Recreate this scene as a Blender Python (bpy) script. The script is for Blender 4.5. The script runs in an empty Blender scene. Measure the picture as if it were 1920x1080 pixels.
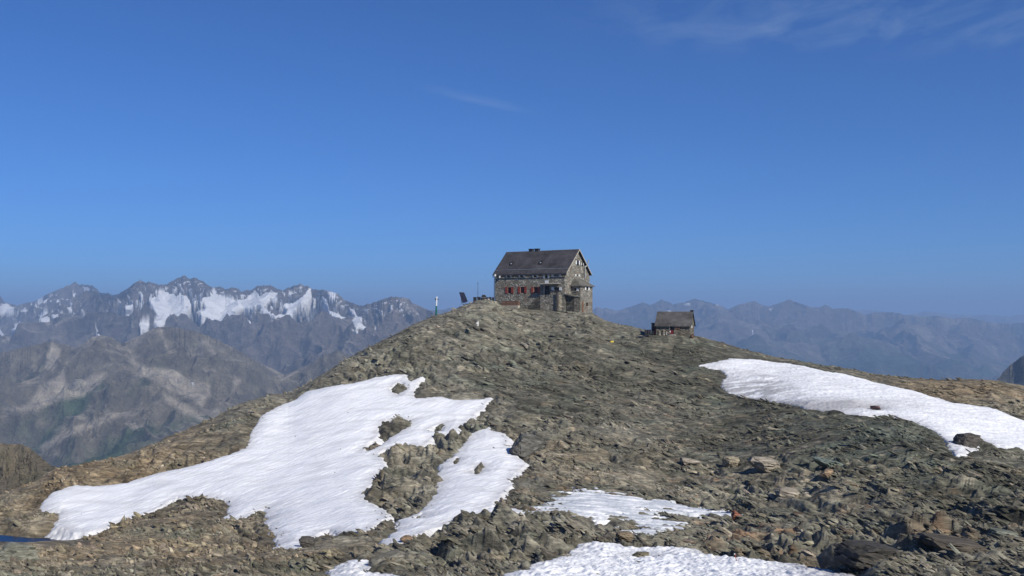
import bpy, math, random
import numpy as np
random.seed(7)
rng = np.random.default_rng(11)
R_ = math.radians
sc = bpy.context.scene
COL = sc.collection

# ------------------------------------------------------------------ camera, sky, sun, exposure
F = 1867.0; CX = 960.0; HZ = 590.0            # focal length and horizon in photo pixels
cam_d = bpy.data.cameras.new('camera'); cam = bpy.data.objects.new('camera', cam_d); COL.objects.link(cam)
cam.location = (0, 0, 0); cam.rotation_euler = (R_(90), 0, 0)
cam_d.sensor_width = 36; cam_d.lens = 36*F/1920; cam_d.shift_y = 50/1920
cam_d.clip_start = 0.5; cam_d.clip_end = 200000
sc.camera = cam
SUN_EL = 37; SUN_AZ = 140                      # azimuth clockwise from +Y
saz, sel = R_(SUN_AZ), R_(SUN_EL)
sd = bpy.data.lights.new('sun', 'SUN'); so = bpy.data.objects.new('sun', sd); COL.objects.link(so)
sd.energy = 5.0; sd.angle = R_(0.5); sd.color = (1.0, 0.95, 0.84)
so.rotation_euler = (R_(90)-sel, 0, math.pi-saz)
so.location = (0, 0, 300)
w = bpy.data.worlds.new('World'); sc.world = w; w.use_nodes = True
nt = w.node_tree; nt.nodes.clear()
def N(t, kind, **kw):
    n = t.nodes.new(kind)
    for k, v in kw.items():
        if k in n.inputs.keys() if isinstance(k, str) else False: n.inputs[k].default_value = v
        else: setattr(n, k, v)
    return n
def L(t, a, b): t.links.new(a, b)
sky = N(nt, 'ShaderNodeTexSky', sky_type='NISHITA', sun_disc=False, sun_elevation=sel, sun_rotation=saz,
        altitude=2500, air_density=1.0, dust_density=0.0, ozone_density=5.0)
bg = N(nt, 'ShaderNodeBackground'); bg.inputs['Strength'].default_value = 0.107
wo = N(nt, 'ShaderNodeOutputWorld')
def ramp(t, fac, stops, interp='LINEAR'):
    n = t.nodes.new('ShaderNodeValToRGB'); n.color_ramp.interpolation = interp
    e = n.color_ramp.elements
    while len(e) < len(stops): e.new(0.5)
    for k, (p, c) in enumerate(stops):
        e[k].position = p; e[k].color = (c, c, c, 1) if not hasattr(c, '__len__') else tuple(c)+((1,) if len(c) == 3 else ())
    if fac is not None: t.links.new(fac, n.inputs['Fac'])
    return n.outputs['Color']
def M(t, op, a, b=None, c=None, clamp=False):
    n = t.nodes.new('ShaderNodeMath'); n.operation = op; n.use_clamp = clamp
    for k, v in enumerate((a, b, c)):
        if v is None: continue
        if isinstance(v, (int, float)): n.inputs[k].default_value = v
        else: t.links.new(v, n.inputs[k])
    return n.outputs[0]
def mixc(t, fac, a, b, mode='MIX'):
    n = t.nodes.new('ShaderNodeMix'); n.data_type = 'RGBA'; n.blend_type = mode
    for s, v in ((0, fac), (6, a), (7, b)):
        if isinstance(v, (int, float)): n.inputs[s].default_value = v
        elif isinstance(v, tuple): n.inputs[s].default_value = v+(1,) if len(v) == 3 else v
        else: t.links.new(v, n.inputs[s])
    return n.outputs[2]
# thin cirrus high up on the right and one faint streak, drawn on the cloud layer overhead (direction / height)
geo = N(nt, 'ShaderNodeTexCoord'); sep = N(nt, 'ShaderNodeSeparateXYZ'); L(nt, geo.outputs['Generated'], sep.inputs[0])
sx, sy, sz = sep.outputs
zz = M(nt, 'MAXIMUM', sz, 0.02)
ax = M(nt, 'DIVIDE', sx, sy); az = M(nt, 'DIVIDE', sz, sy)      # bearing and height of the layer seen to the north
cv = N(nt, 'ShaderNodeCombineXYZ'); L(nt, M(nt, 'DIVIDE', sx, zz), cv.inputs[0]); L(nt, M(nt, 'DIVIDE', sy, zz), cv.inputs[1])
cn = N(nt, 'ShaderNodeTexNoise'); cn.inputs['Scale'].default_value = 3.4; cn.inputs['Detail'].default_value = 7; cn.inputs['Roughness'].default_value = 0.58; cn.inputs['Distortion'].default_value = 0.5
mp = N(nt, 'ShaderNodeMapping'); mp.inputs['Rotation'].default_value = (0, 0, R_(-25)); mp.inputs['Scale'].default_value = (1.0, 0.6, 1)
L(nt, cv.outputs[0], mp.inputs[0]); L(nt, mp.outputs[0], cn.inputs['Vector'])
def band(v, a, b, c, d):   # trapezoid
    return M(nt, 'MINIMUM', M(nt, 'MULTIPLY', M(nt, 'SUBTRACT', v, a), 1/(b-a), clamp=True), M(nt, 'MULTIPLY', M(nt, 'SUBTRACT', d, v), 1/(d-c), clamp=True))
area = M(nt, 'MULTIPLY', M(nt, 'MULTIPLY', M(nt, 'SUBTRACT', ax, 0.02), 1/0.22, clamp=True), M(nt, 'MULTIPLY', M(nt, 'SUBTRACT', az, 0.252), 1/0.03, clamp=True))
cl = M(nt, 'MULTIPLY', ramp(nt, cn.outputs['Fac'], [(0.44, 0.0), (0.75, 0.25)]), area)
# streak: from bearing -0.09 / height .227 to bearing .025 / height .203
sl = M(nt, 'ADD', az, M(nt, 'MULTIPLY', ax, 0.21))
n2 = N(nt, 'ShaderNodeTexNoise'); n2.inputs['Scale'].default_value = 1.2; n2.inputs['Detail'].default_value = 5; L(nt, mp.outputs[0], n2.inputs['Vector'])
sl = M(nt, 'ADD', sl, M(nt, 'MULTIPLY', M(nt, 'SUBTRACT', n2.outputs['Fac'], 0.5), 0.006))
st = M(nt, 'MULTIPLY', band(sl, 0.2035, 0.2085, 0.2085, 0.2165), band(ax, -0.1, -0.05, -0.02, 0.03))
st = M(nt, 'MULTIPLY', st, M(nt, 'MULTIPLY', ramp(nt, cn.outputs['Fac'], [(0.35, 0.3), (0.6, 1.0)]), 0.17))
cm = M(nt, 'MAXIMUM', cl, st)
deep = mixc(nt, 1.0, sky.outputs[0], (0.29, 0.57, 0.93), 'MULTIPLY')
skc = mixc(nt, cm, deep, (3.6, 4.6, 6.0))
L(nt, skc, bg.inputs[0]); L(nt, bg.outputs[0], wo.inputs[0])
sc.view_settings.view_transform = 'Standard'; sc.view_settings.look = 'None'
sc.view_settings.gamma = 1; sc.view_settings.exposure = 0.0; sc.view_settings.use_curve_mapping = False
sc.cycles.volume_bounces = 1

# ------------------------------------------------------------------ numpy noise
def _h(ix, iy, s):
    h = (ix.astype(np.int64)*374761393 + iy.astype(np.int64)*668265263 + s*1442695041) & 0xffffffff
    h = ((h ^ (h >> 13))*1274126177) & 0xffffffff
    h = (h ^ (h >> 16)); h = (h*2246822519) & 0xffffffff
    return ((h ^ (h >> 15)) & 0xffffff).astype(np.float32)/16777216.0
def perlin(x, y, s=0):
    x = np.asarray(x, np.float64); y = np.asarray(y, np.float64)
    ix = np.floor(x); iy = np.floor(y); fx = (x-ix).astype(np.float32); fy = (y-iy).astype(np.float32)
    ux = fx*fx*fx*(fx*(fx*6-15)+10); uy = fy*fy*fy*(fy*(fy*6-15)+10)
    def g(a, b):
        t = _h(ix+a, iy+b, s)*6.2831853
        return np.cos(t)*(fx-a)+np.sin(t)*(fy-b)
    a = g(0, 0); b = g(1, 0); c = g(0, 1); d = g(1, 1)
    return (a+(b-a)*ux)+((c+(d-c)*ux)-(a+(b-a)*ux))*uy
def fbm(x, y, o=4, s=0, r=0.5):
    v = 0; a = 1; f = 1
    for k in range(o):
        v = v + a*perlin(x*f+17.3*k, y*f-9.1*k, s+k); a *= r; f *= 2.03
    return v
def ridged(x, y, o=4, s=0, r=0.5):
    v = 0; a = 1; f = 1; t = 0
    for k in range(o):
        n = 1-np.abs(perlin(x*f+3.3*k, y*f+7.7*k, s+k))*2; v = v + a*n*n; t += a; a *= r; f *= 2.07
    return v/t
def sstep(a, b, x):
    t = np.clip((x-a)/(b-a), 0, 1); return t*t*(3-2*t)
def worley(x, y, s=0, j=0.9):
    """nearest jittered cell: returns F1, F2-F1, offset to the centre (dx, dy), 3 random numbers of the cell"""
    ix = np.floor(x); iy = np.floor(y)
    b1 = np.full(x.shape, 9.0, np.float32); b2 = b1.copy(); dx = np.zeros_like(b1); dy = np.zeros_like(b1); cx = np.zeros_like(ix); cy = np.zeros_like(iy)
    for a in (-1, 0, 1):
        for b in (-1, 0, 1):
            gx = ix+a; gy = iy+b
            px = (x-(gx+.5+(_h(gx, gy, s)-.5)*j)).astype(np.float32); py = (y-(gy+.5+(_h(gx, gy, s+1)-.5)*j)).astype(np.float32)
            d = np.hypot(px, py); m = d < b1
            b2 = np.where(m, b1, np.minimum(b2, d)); b1 = np.where(m, d, b1)
            dx = np.where(m, px, dx); dy = np.where(m, py, dy); cx = np.where(m, gx, cx); cy = np.where(m, gy, cy)
    return b1, b2-b1, dx, dy, _h(cx, cy, s+2), _h(cx, cy, s+3), _h(cx, cy, s+4)
def gsm(a, n, ax):
    k = np.exp(-0.5*(np.arange(-3*n, 3*n+1)/n)**2); k /= k.sum()
    return np.apply_along_axis(lambda v: np.convolve(np.pad(v, 3*n, mode='edge'), k, 'valid'), ax, a)
def poly_sdf(x, y, P):
    """signed distance to polygon, positive inside"""
    P = np.asarray(P, float); best = np.full(x.shape, 1e9); ins = np.zeros(x.shape, bool); n = len(P)
    for i in range(n):
        ax_, ay = P[i]; bx, by = P[(i+1) % n]; ex, ey = bx-ax_, by-ay
        t = np.clip(((x-ax_)*ex+(y-ay)*ey)/(ex*ex+ey*ey+1e-9), 0, 1)
        best = np.minimum(best, (x-ax_-t*ex)**2+(y-ay-t*ey)**2)
        if ay != by:
            c = ((ay > y) != (by > y)) & (x < (bx-ax_)*(y-ay)/(by-ay)+ax_)
            ins ^= c
    d = np.sqrt(best); return np.where(ins, d, -d)

# ------------------------------------------------------------------ materials
def newmat(name):
    m = bpy.data.materials.new(name); m.use_nodes = True; t = m.node_tree
    b = t.nodes['Principled BSDF']; b.inputs['Roughness'].default_value = 0.85
    if 'Specular IOR Level' in b.inputs: b.inputs['Specular IOR Level'].default_value = 0.25
    return m, t, b
def plain(name, c, rough=0.7, metal=0.0, var=0.25, scale=3.0):
    m, t, b = newmat(name)
    tc = N(t, 'ShaderNodeTexCoord'); n = N(t, 'ShaderNodeTexNoise'); n.inputs['Scale'].default_value = scale; n.inputs['Detail'].default_value = 4
    L(t, tc.outputs['Object'], n.inputs['Vector'])
    L(t, mixc(t, ramp(t, n.outputs['Fac'], [(0.3, 0.0), (0.7, 1.0)]), tuple(v*(1-var) for v in c), tuple(min(1, v*(1+var)) for v in c)), b.inputs['Base Color'])
    b.inputs['Roughness'].default_value = rough; b.inputs['Metallic'].default_value = metal
    return m
def noise(t, vec, scale, detail=5, rough=0.55, dist=0.0):
    n = N(t, 'ShaderNodeTexNoise'); n.inputs['Scale'].default_value = scale; n.inputs['Detail'].default_value = detail
    n.inputs['Roughness'].default_value = rough; n.inputs['Distortion'].default_value = dist
    if vec is not None: L(t, vec, n.inputs['Vector'])
    return n.outputs['Fac']
def bump(t, b, h, strength, dist):
    n = N(t, 'ShaderNodeBump'); n.inputs['Strength'].default_value = strength; n.inputs['Distance'].default_value = dist
    L(t, h, n.inputs['Height']); L(t, n.outputs[0], b.inputs['Normal'])
def mat_rock():
    m, t, b = newmat('slate_rock')
    a = N(t, 'ShaderNodeAttribute', attribute_name='col'); tc = N(t, 'ShaderNodeTexCoord')
    mpn = N(t, 'ShaderNodeMapping'); mpn.inputs['Rotation'].default_value = (0, 0, R_(42)); mpn.inputs['Scale'].default_value = (0.22, 1.2, 1.6)
    L(t, tc.outputs['Object'], mpn.inputs[0])
    n1 = noise(t, mpn.outputs[0], 2.2, 6, 0.65); n2 = noise(t, tc.outputs['Object'], 0.9, 5, 0.6)
    v = M(t, 'MULTIPLY', ramp(t, n1, [(0.30, 0.42), (0.5, 0.95), (0.70, 1.75)]), ramp(t, n2, [(0.3, 0.8), (0.7, 1.2)]))
    mul = N(t, 'ShaderNodeVectorMath', operation='SCALE'); L(t, a.outputs['Color'], mul.inputs[0]); L(t, v, mul.inputs['Scale'])
    L(t, mul.outputs[0], b.inputs['Base Color'])
    bump(t, b, n1, 0.9, 0.25); b.inputs['Roughness'].default_value = 0.8
    return m
MROCK = mat_rock()
def mat_snow():
    m, t, b = newmat('old_snow')
    a = N(t, 'ShaderNodeAttribute', attribute_name='col'); tc = N(t, 'ShaderNodeTexCoord')
    n1 = noise(t, tc.outputs['Object'], 2.5, 5, 0.6); n2 = noise(t, tc.outputs['Object'], 9, 3, 0.6)
    c = mixc(t, ramp(t, n1, [(0.3, 0.0), (0.7, 1.0)]), (0.93, 0.94, 0.96), (1, 1, 1))
    L(t, mixc(t, 1.0, a.outputs['Color'], c, 'MULTIPLY'), b.inputs['Base Color'])
    bump(t, b, M(t, 'ADD', n1, M(t, 'MULTIPLY', n2, 0.4)), 0.5, 0.12); b.inputs['Roughness'].default_value = 0.6
    return m
MSNOW = mat_snow()
def mat_mountain():
    m, t, b = newmat('far_rock_and_grass')
    a = N(t, 'ShaderNodeAttribute', attribute_name='col'); tc = N(t, 'ShaderNodeTexCoord')
    n1 = noise(t, tc.outputs['Object'], 0.012, 9, 0.68); n3 = noise(t, tc.outputs['Object'], 0.14, 8, 0.68)
    v = M(t, 'MULTIPLY', ramp(t, n1, [(0.3, 0.55), (0.5, 0.95), (0.72, 1.6)]), ramp(t, n3, [(0.3, 0.7), (0.7, 1.3)]))
    sn = a.outputs['Alpha']
    mul = N(t, 'ShaderNodeVectorMath', operation='SCALE'); L(t, a.outputs['Color'], mul.inputs[0]); L(t, v, mul.inputs['Scale'])
    L(t, mixc(t, sn, mul.outputs[0], (0.88, 0.89, 0.92)), b.inputs['Base Color'])
    bump(t, b, M(t, 'ADD', n1, M(t, 'MULTIPLY', n3, .08)), 1.0, 60.0); b.inputs['Roughness'].default_value = 0.95
    return m
MMOUNT = mat_mountain()
def mat_stone(name='stone_masonry', c0=(0.21, 0.205, 0.175), c1=(0.34, 0.325, 0.275), c2=(0.50, 0.47, 0.40), tint=(0.27, 0.20, 0.15)):
    m, t, b = newmat(name); tc = N(t, 'ShaderNodeTexCoord')
    mpn = N(t, 'ShaderNodeMapping'); mpn.inputs['Scale'].default_value = (1.7, 1.7, 3.6); L(t, tc.outputs['Object'], mpn.inputs[0])
    v = N(t, 'ShaderNodeTexVoronoi'); v.inputs['Scale'].default_value = 1.0; L(t, mpn.outputs[0], v.inputs['Vector'])
    e = N(t, 'ShaderNodeTexVoronoi', feature='DISTANCE_TO_EDGE'); e.inputs['Scale'].default_value = 1.0; L(t, mpn.outputs[0], e.inputs['Vector'])
    sp = N(t, 'ShaderNodeSeparateColor'); L(t, v.outputs['Color'], sp.inputs[0])
    c = ramp(t, sp.outputs[0], [(0.0, c0), (0.55, c1), (1.0, c2)])
    c = mixc(t, M(t, 'MULTIPLY', ramp(t, sp.outputs[1], [(0.7, 0.0), (0.75, 1.0)]), 0.7), c, tint)
    mort = ramp(t, e.outputs['Distance'], [(0.0, 1.0), (0.10, 0.0)])
    c = mixc(t, M(t, 'MULTIPLY', mort, 0.6), c, (0.10, 0.095, 0.085))
    n2 = noise(t, tc.outputs['Object'], 0.6, 5, 0.6)
    c = mixc(t, 1.0, c, ramp(t, n2, [(0.3, 0.72), (0.7, 1.15)]), 'MULTIPLY')
    L(t, c, b.inputs['Base Color'])
    h = M(t, 'ADD', ramp(t, e.outputs['Distance'], [(0.0, 0.0), (0.18, 1.0)]), M(t, 'MULTIPLY', sp.outputs[2], 0.7))
    bump(t, b, h, 1.0, 0.12); b.inputs['Roughness'].default_value = 0.9
    return m
def mat_slates(name, ca, cb, row=0.32):
    m, t, b = newmat(name); tc = N(t, 'ShaderNodeTexCoord')
    mpn = N(t, 'ShaderNodeMapping'); L(t, tc.outputs['UV'], mpn.inputs[0])
    br = N(t, 'ShaderNodeTexBrick'); br.inputs['Scale'].default_value = 1.0; br.inputs['Brick Width'].default_value = row*1.3; br.inputs['Row Height'].default_value = row
    br.inputs['Mortar Size'].default_value = 0.02; br.inputs['Color1'].default_value = ca+(1,); br.inputs['Color2'].default_value = cb+(1,); br.inputs['Mortar'].default_value = (0.02, 0.02, 0.022, 1)
    L(t, mpn.outputs[0], br.inputs['Vector'])
    n2 = noise(t, tc.outputs['Object'], 0.35, 8, 0.7); n3 = noise(t, tc.outputs['Object'], 5, 3, 0.6)
    c = mixc(t, 1.0, br.outputs['Color'], ramp(t, n2, [(0.32, 0.55), (0.68, 1.55)]), 'MULTIPLY')
    c = mixc(t, ramp(t, n3, [(0.66, 0.0), (0.74, 0.6)]), c, (0.22, 0.20, 0.17))
    L(t, c, b.inputs['Base Color']); bump(t, b, br.outputs['Fac'], 0.5, -0.03); b.inputs['Roughness'].default_value = 0.75
    return m
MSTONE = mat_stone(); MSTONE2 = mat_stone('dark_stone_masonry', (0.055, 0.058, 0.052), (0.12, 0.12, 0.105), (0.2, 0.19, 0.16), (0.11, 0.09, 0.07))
MROOF = mat_slates('dark_shingles', (0.052, 0.049, 0.055), (0.074, 0.069, 0.074)); MROOF2 = mat_slates('weathered_shingles', (0.075, 0.071, 0.07), (0.11, 0.104, 0.10))
MROOF3 = mat_slates('annex_slates', (0.12, 0.115, 0.10), (0.17, 0.16, 0.135))
MWHITE = plain('white_paint', (0.72, 0.73, 0.72), 0.5, var=0.1); MRED = plain('red_paint', (0.27, 0.06, 0.04), 0.55); MREDD = plain('dark_red_paint', (0.14, 0.018, 0.02), 0.5)
MWOOD = plain('brown_wood', (0.16, 0.085, 0.05), 0.8); MWOODR = plain('reddish_wood', (0.24, 0.125, 0.085), 0.8, var=0.4); MPALE = plain('pale_wood', (0.42, 0.38, 0.32), 0.7)
MGLASS = plain('dark_glass', (0.015, 0.018, 0.022), 0.12, var=0.2); MDARK = plain('dark_metal', (0.03, 0.03, 0.034), 0.5); MZINC = plain('zinc', (0.42, 0.43, 0.42), 0.45, 0.3)
MGREEN = plain('green_paint', (0.01, 0.12, 0.09), 0.5); MPANEL = plain('solar_cells', (0.028, 0.032, 0.055), 0.2, 0.2, 0.4, 6); MYEL = plain('yellow_paint', (0.65, 0.52, 0.08), 0.5)
MGREY = plain('grey_stone_slab', (0.32, 0.30, 0.27), 0.8)

# ------------------------------------------------------------------ object helpers
def tag(o, label=None, cat=None, group=None, kind=None):
    if label: o['label'] = label
    if cat: o['category'] = cat
    if group: o['group'] = group
    if kind: o['kind'] = kind
    return o
def empty(name, loc, rz=0.0, **kw):
    o = bpy.data.objects.new(name, None); COL.objects.link(o); o.location = loc; o.rotation_euler = (0, 0, rz)
    o.empty_display_size = 0.5
    return tag(o, **kw)
def np_mesh(name, V, Q, mat, col=None, smooth=False, parent=None, tris=False):
    me = bpy.data.meshes.new(name); V = np.asarray(V, np.float32); Q = np.asarray(Q, np.int32); k = Q.shape[1]
    me.vertices.add(len(V)); me.vertices.foreach_set('co', V.ravel())
    me.loops.add(Q.size); me.loops.foreach_set('vertex_index', Q.ravel())
    me.polygons.add(len(Q)); me.polygons.foreach_set('loop_start', np.arange(0, Q.size, k, dtype=np.int32))
    me.update(calc_edges=True)
    me.polygons.foreach_set('use_smooth', np.full(len(Q), smooth))
    if col is not None:
        ca = me.color_attributes.new('col', 'FLOAT_COLOR', 'POINT'); c = np.ones((len(V), 4), np.float32); c[:, :col.shape[1]] = col
        ca.data.foreach_set('color', c.ravel())
    me.materials.append(mat); me.validate()
    o = bpy.data.objects.new(name, me); COL.objects.link(o)
    if parent: o.parent = parent
    return o
class MB:
    def __init__(s): s.v = []; s.f = []
    def add(s, vs, fs):
        b = len(s.v); s.v += [tuple(p) for p in vs]; s.f += [tuple(b+i for i in f) for f in fs]; return s
    def box(s, x0, x1, y0, y1, z0, z1):
        return s.add([(x, y, z) for z in (z0, z1) for x, y in ((x0, y0), (x1, y0), (x1, y1), (x0, y1))],
                     [(0, 3, 2, 1), (4, 5, 6, 7), (0, 1, 5, 4), (1, 2, 6, 5), (2, 3, 7, 6), (3, 0, 4, 7)])
    def prism(s, pts, d):          # polygon pts (3D) extruded by vector d
        n = len(pts); q = [tuple(a+b for a, b in zip(p, d)) for p in pts]
        return s.add(list(pts)+q, [tuple(range(n-1, -1, -1)), tuple(range(n, 2*n))]+[(i, (i+1) % n, n+(i+1) % n, n+i) for i in range(n)])
    def tube(s, a, b, r, r2=None, n=8):
        a = np.array(a, float); b = np.array(b, float); d = b-a; d /= np.linalg.norm(d); r2 = r if r2 is None else r2
        e = np.cross(d, (0, 0, 1) if abs(d[2]) < .9 else (1, 0, 0)); e /= np.linalg.norm(e); g = np.cross(d, e)
        vs = [a+r*(math.cos(t)*e+math.sin(t)*g) for t in np.linspace(0, 2*math.pi, n, endpoint=False)]+[b+r2*(math.cos(t)*e+math.sin(t)*g) for t in np.linspace(0, 2*math.pi, n, endpoint=False)]
        return s.add(vs, [tuple(range(n)), tuple(range(2*n-1, n-1, -1))]+[(i, n+i, n+(i+1) % n, (i+1) % n) for i in range(n)])
    def build(s, name, mat, parent=None, uv=False, bevel=0):
        me = bpy.data.meshes.new(name); me.from_pydata(s.v, [], s.f); me.materials.append(mat); me.update()
        if uv:
            ul = me.uv_layers.new(name='UVMap')
            for p in me.polygons:
                n = p.normal
                u = (-n.y, n.x) if math.hypot(n.x, n.y) > .05 else (1, 0); l = math.hypot(*u); u = (u[0]/l, u[1]/l, 0)
                vv = n.cross(__import__('mathutils').Vector(u))
                for li in p.loop_indices:
                    co = me.vertices[me.loops[li].vertex_index].co
                    ul.data[li].uv = (co.x*u[0]+co.y*u[1], co.dot(vv))
        o = bpy.data.objects.new(name, me); COL.objects.link(o)
        if parent: o.parent = parent
        if bevel:
            md = o.modifiers.new('bevel', 'BEVEL'); md.width = bevel; md.segments = 2
        return o

# ------------------------------------------------------------------ near terrain: a height field over (bearing, distance)
SKY = [(-1600,1060),(-900,1000),(-400,965),(-100,945),(0,931),(30,916),(60,905),(90,888),(110,879),(150,870),(200,861),(250,848),(300,826),(350,806),(400,785),(450,756),(500,741),(540,737),(560,728),(600,706),(650,672),(700,646),(750,621),(780,606),(815,592),(830,588),(860,577),(880,568),(905,561),(925,563),(940,572),(960,577),(1000,581),(1060,585),(1112,587),(1125,596),(1150,606),(1180,611),(1220,621),(1260,627),(1310,631),(1350,641),(1400,656),(1450,669),(1500,677),(1550,686),(1600,693),(1640,701),(1700,708),(1760,712),(1820,711),(1870,713),(1920,723),(2000,735),(2300,770),(2800,830),(3500,900)]
RID = [(-1600,120),(0,128),(100,134),(200,141),(400,161),(500,172),(600,186),(700,199),(815,213),(880,226),(925,240),(1060,236),(1112,236),(1150,228),(1230,216),(1310,214),(1500,200),(1700,188),(1850,180),(1920,175),(3500,160)]
COLS = {  # bearing (px): [(distance, height on the photo)]
 -1600: [(50,1150),(107,1120),(113,1105)],
 0:   [(50,1110),(70,1062),(90,1030),(106,1008),(113,984),(120,955)],
 100: [(50,1110),(70,1060),(90,1028),(106,1006),(113,984),(121,945)],
 200: [(50,1120),(65,1075),(85,1036),(105,1004),(113,972),(125,915)],
 300: [(50,1125),(60,1080),(80,1030),(100,985),(115,940),(130,890)],
 500: [(50,1110),(60,1070),(80,1020),(95,980),(110,930),(130,860),(150,800)],
 700: [(50,1090),(65,1040),(80,1000),(100,930),(120,860),(140,790),(160,735),(180,680)],
 850: [(50,1085),(65,1035),(80,985),(100,915),(120,845),(140,780),(160,720),(180,665),(200,615)],
 960: [(50,1082),(70,1010),(90,940),(110,872),(130,805),(150,745),(175,680),(200,627),(220,588)],
 1060:[(50,1080),(65,1035),(80,980),(100,905),(120,840),(140,780),(160,725),(180,675),(200,630),(215,603)],
 1200:[(50,1080),(60,1055),(80,990),(100,920),(120,855),(140,795),(160,742),(180,695),(200,652)],
 1350:[(50,1085),(60,1055),(80,1000),(100,940),(120,872),(140,805),(160,750),(180,700)],
 1500:[(50,1090),(60,1055),(80,980),(100,900),(120,825),(135,775),(150,742),(175,703)],
 1700:[(50,1060),(60,1020),(75,960),(90,895),(105,832),(117,790),(122,786),(130,791),(150,748),(170,720)],
 1850:[(50,1040),(60,1000),(75,945),(90,890),(103,848),(112,832),(124,832),(140,790),(160,752)],
 1920:[(50,1040),(60,1000),(75,945),(90,895),(105,862),(118,852),(130,830),(145,795),(160,760)],
 3500:[(50,1060),(75,1000),(105,950),(130,920)],
}
Ug = np.arange(-1600, 3501, 10.0); Dg = np.exp(np.linspace(math.log(1.5), math.log(2600), 620))
sky_u = np.interp(Ug, *zip(*SKY)); rid_u = np.interp(Ug, *zip(*RID)); rid_u = gsm(rid_u, 4, 0)
cu = sorted(COLS)
def py2z(py, d): return (HZ-py)/F*d
Zc = []
near = [(0, -1.7), (5, -2.6), (10, -4.0), (20, -6.4), (35, -10.3)]
for c in cu:
    s = np.interp(c, *zip(*SKY)); r = np.interp(c, *zip(*RID))
    ds = [p[0] for p in near]+[p[0] for p in COLS[c] if p[0] < r-5]+[r]
    zs = [p[1] for p in near]+[py2z(p[1], p[0]) for p in COLS[c] if p[0] < r-5]+[py2z(s, r)]
    for dd in (12, 25, 60, 160, 400, 900, 1600, 2600):
        flat = 10 if 900 < c < 1130 else 0
        ds.append(r+dd); q = max(0, dd-flat-4)
        zs.append(max(-1150, zs[len(near)+len([p for p in COLS[c] if p[0] < r-5])]-0.10*min(dd, 14)-0.42*q-0.0003*q*q))
    Zc.append(np.interp(Dg, ds, zs))
Zc = np.array(Zc)                                    # columns x Dg
Zg = np.array([np.interp(Ug, cu, Zc[:, k]) for k in range(len(Dg))]).T
Zg = gsm(gsm(Zg, 5, 0), 4, 1)
for it in range(3):                                  # bring the ridge line to where the photo shows it
    PY = HZ-F*Zg/Dg[None, :]
    PYm = np.where((Dg[None, :] > 45) & (Dg[None, :] < 300), PY, 1e9)
    k = PYm.argmin(1); dpy = sky_u-PYm.min(1); dpy = gsm(dpy, 1, 0)
    wgt = sstep(0.62, 1.0, Dg[None, :]/rid_u[:, None])*(1-sstep(1.25, 2.2, Dg[None, :]/rid_u[:, None]))
    Zg -= dpy[:, None]*wgt/F*Dg[None, :]
def base(u, d):
    iu = np.clip((u-Ug[0])/10.0, 0, len(Ug)-1.001); ld = np.log(Dg)
    id_ = np.clip((np.log(d)-ld[0])/(ld[1]-ld[0]), 0, len(Dg)-1.001)
    a = np.floor(iu).astype(int); b = np.floor(id_).astype(int); fa = iu-a; fb = id_-b
    return (Zg[a, b]*(1-fa)*(1-fb)+Zg[a+1, b]*fa*(1-fb)+Zg[a, b+1]*(1-fa)*fb+Zg[a+1, b+1]*fa*fb)
def hit(px, py, last=False):
    """where the sight line through a photo pixel meets the smooth ground"""
    d = np.arange(30, 262, 0.25); p = HZ-F*base(np.full(d.shape, float(px)), d)/d
    idx = np.where((p[:-1] > py) & (p[1:] <= py))[0]
    if len(idx) == 0: dd = d[np.argmin(np.abs(p-py))] if py < 1075 else 50-(py-1080)*0.12
    else:
        i = idx[-1] if last else idx[0]; dd = d[i]
    return ((px-CX)/F*dd, dd)
def ground(x, y):
    return float(base(np.array([CX+F*x/y]), np.array([y]))[0])

Uf = np.concatenate([np.linspace(-1600, -90, 90), np.linspace(-75, 1995, 1290), np.linspace(2010, 3500, 90)])
Df = np.concatenate([np.exp(np.linspace(math.log(1.5), math.log(42), 70))[:-1], np.exp(np.linspace(math.log(42), math.log(262), 1180)), np.exp(np.linspace(math.log(262), math.log(2600), 90))[1:]])
U, D = np.meshgrid(Uf, Df, indexing='ij'); X = (U-CX)/F*D; Y = D.copy(); B = base(U, D); PYB = HZ-F*B/D

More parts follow.
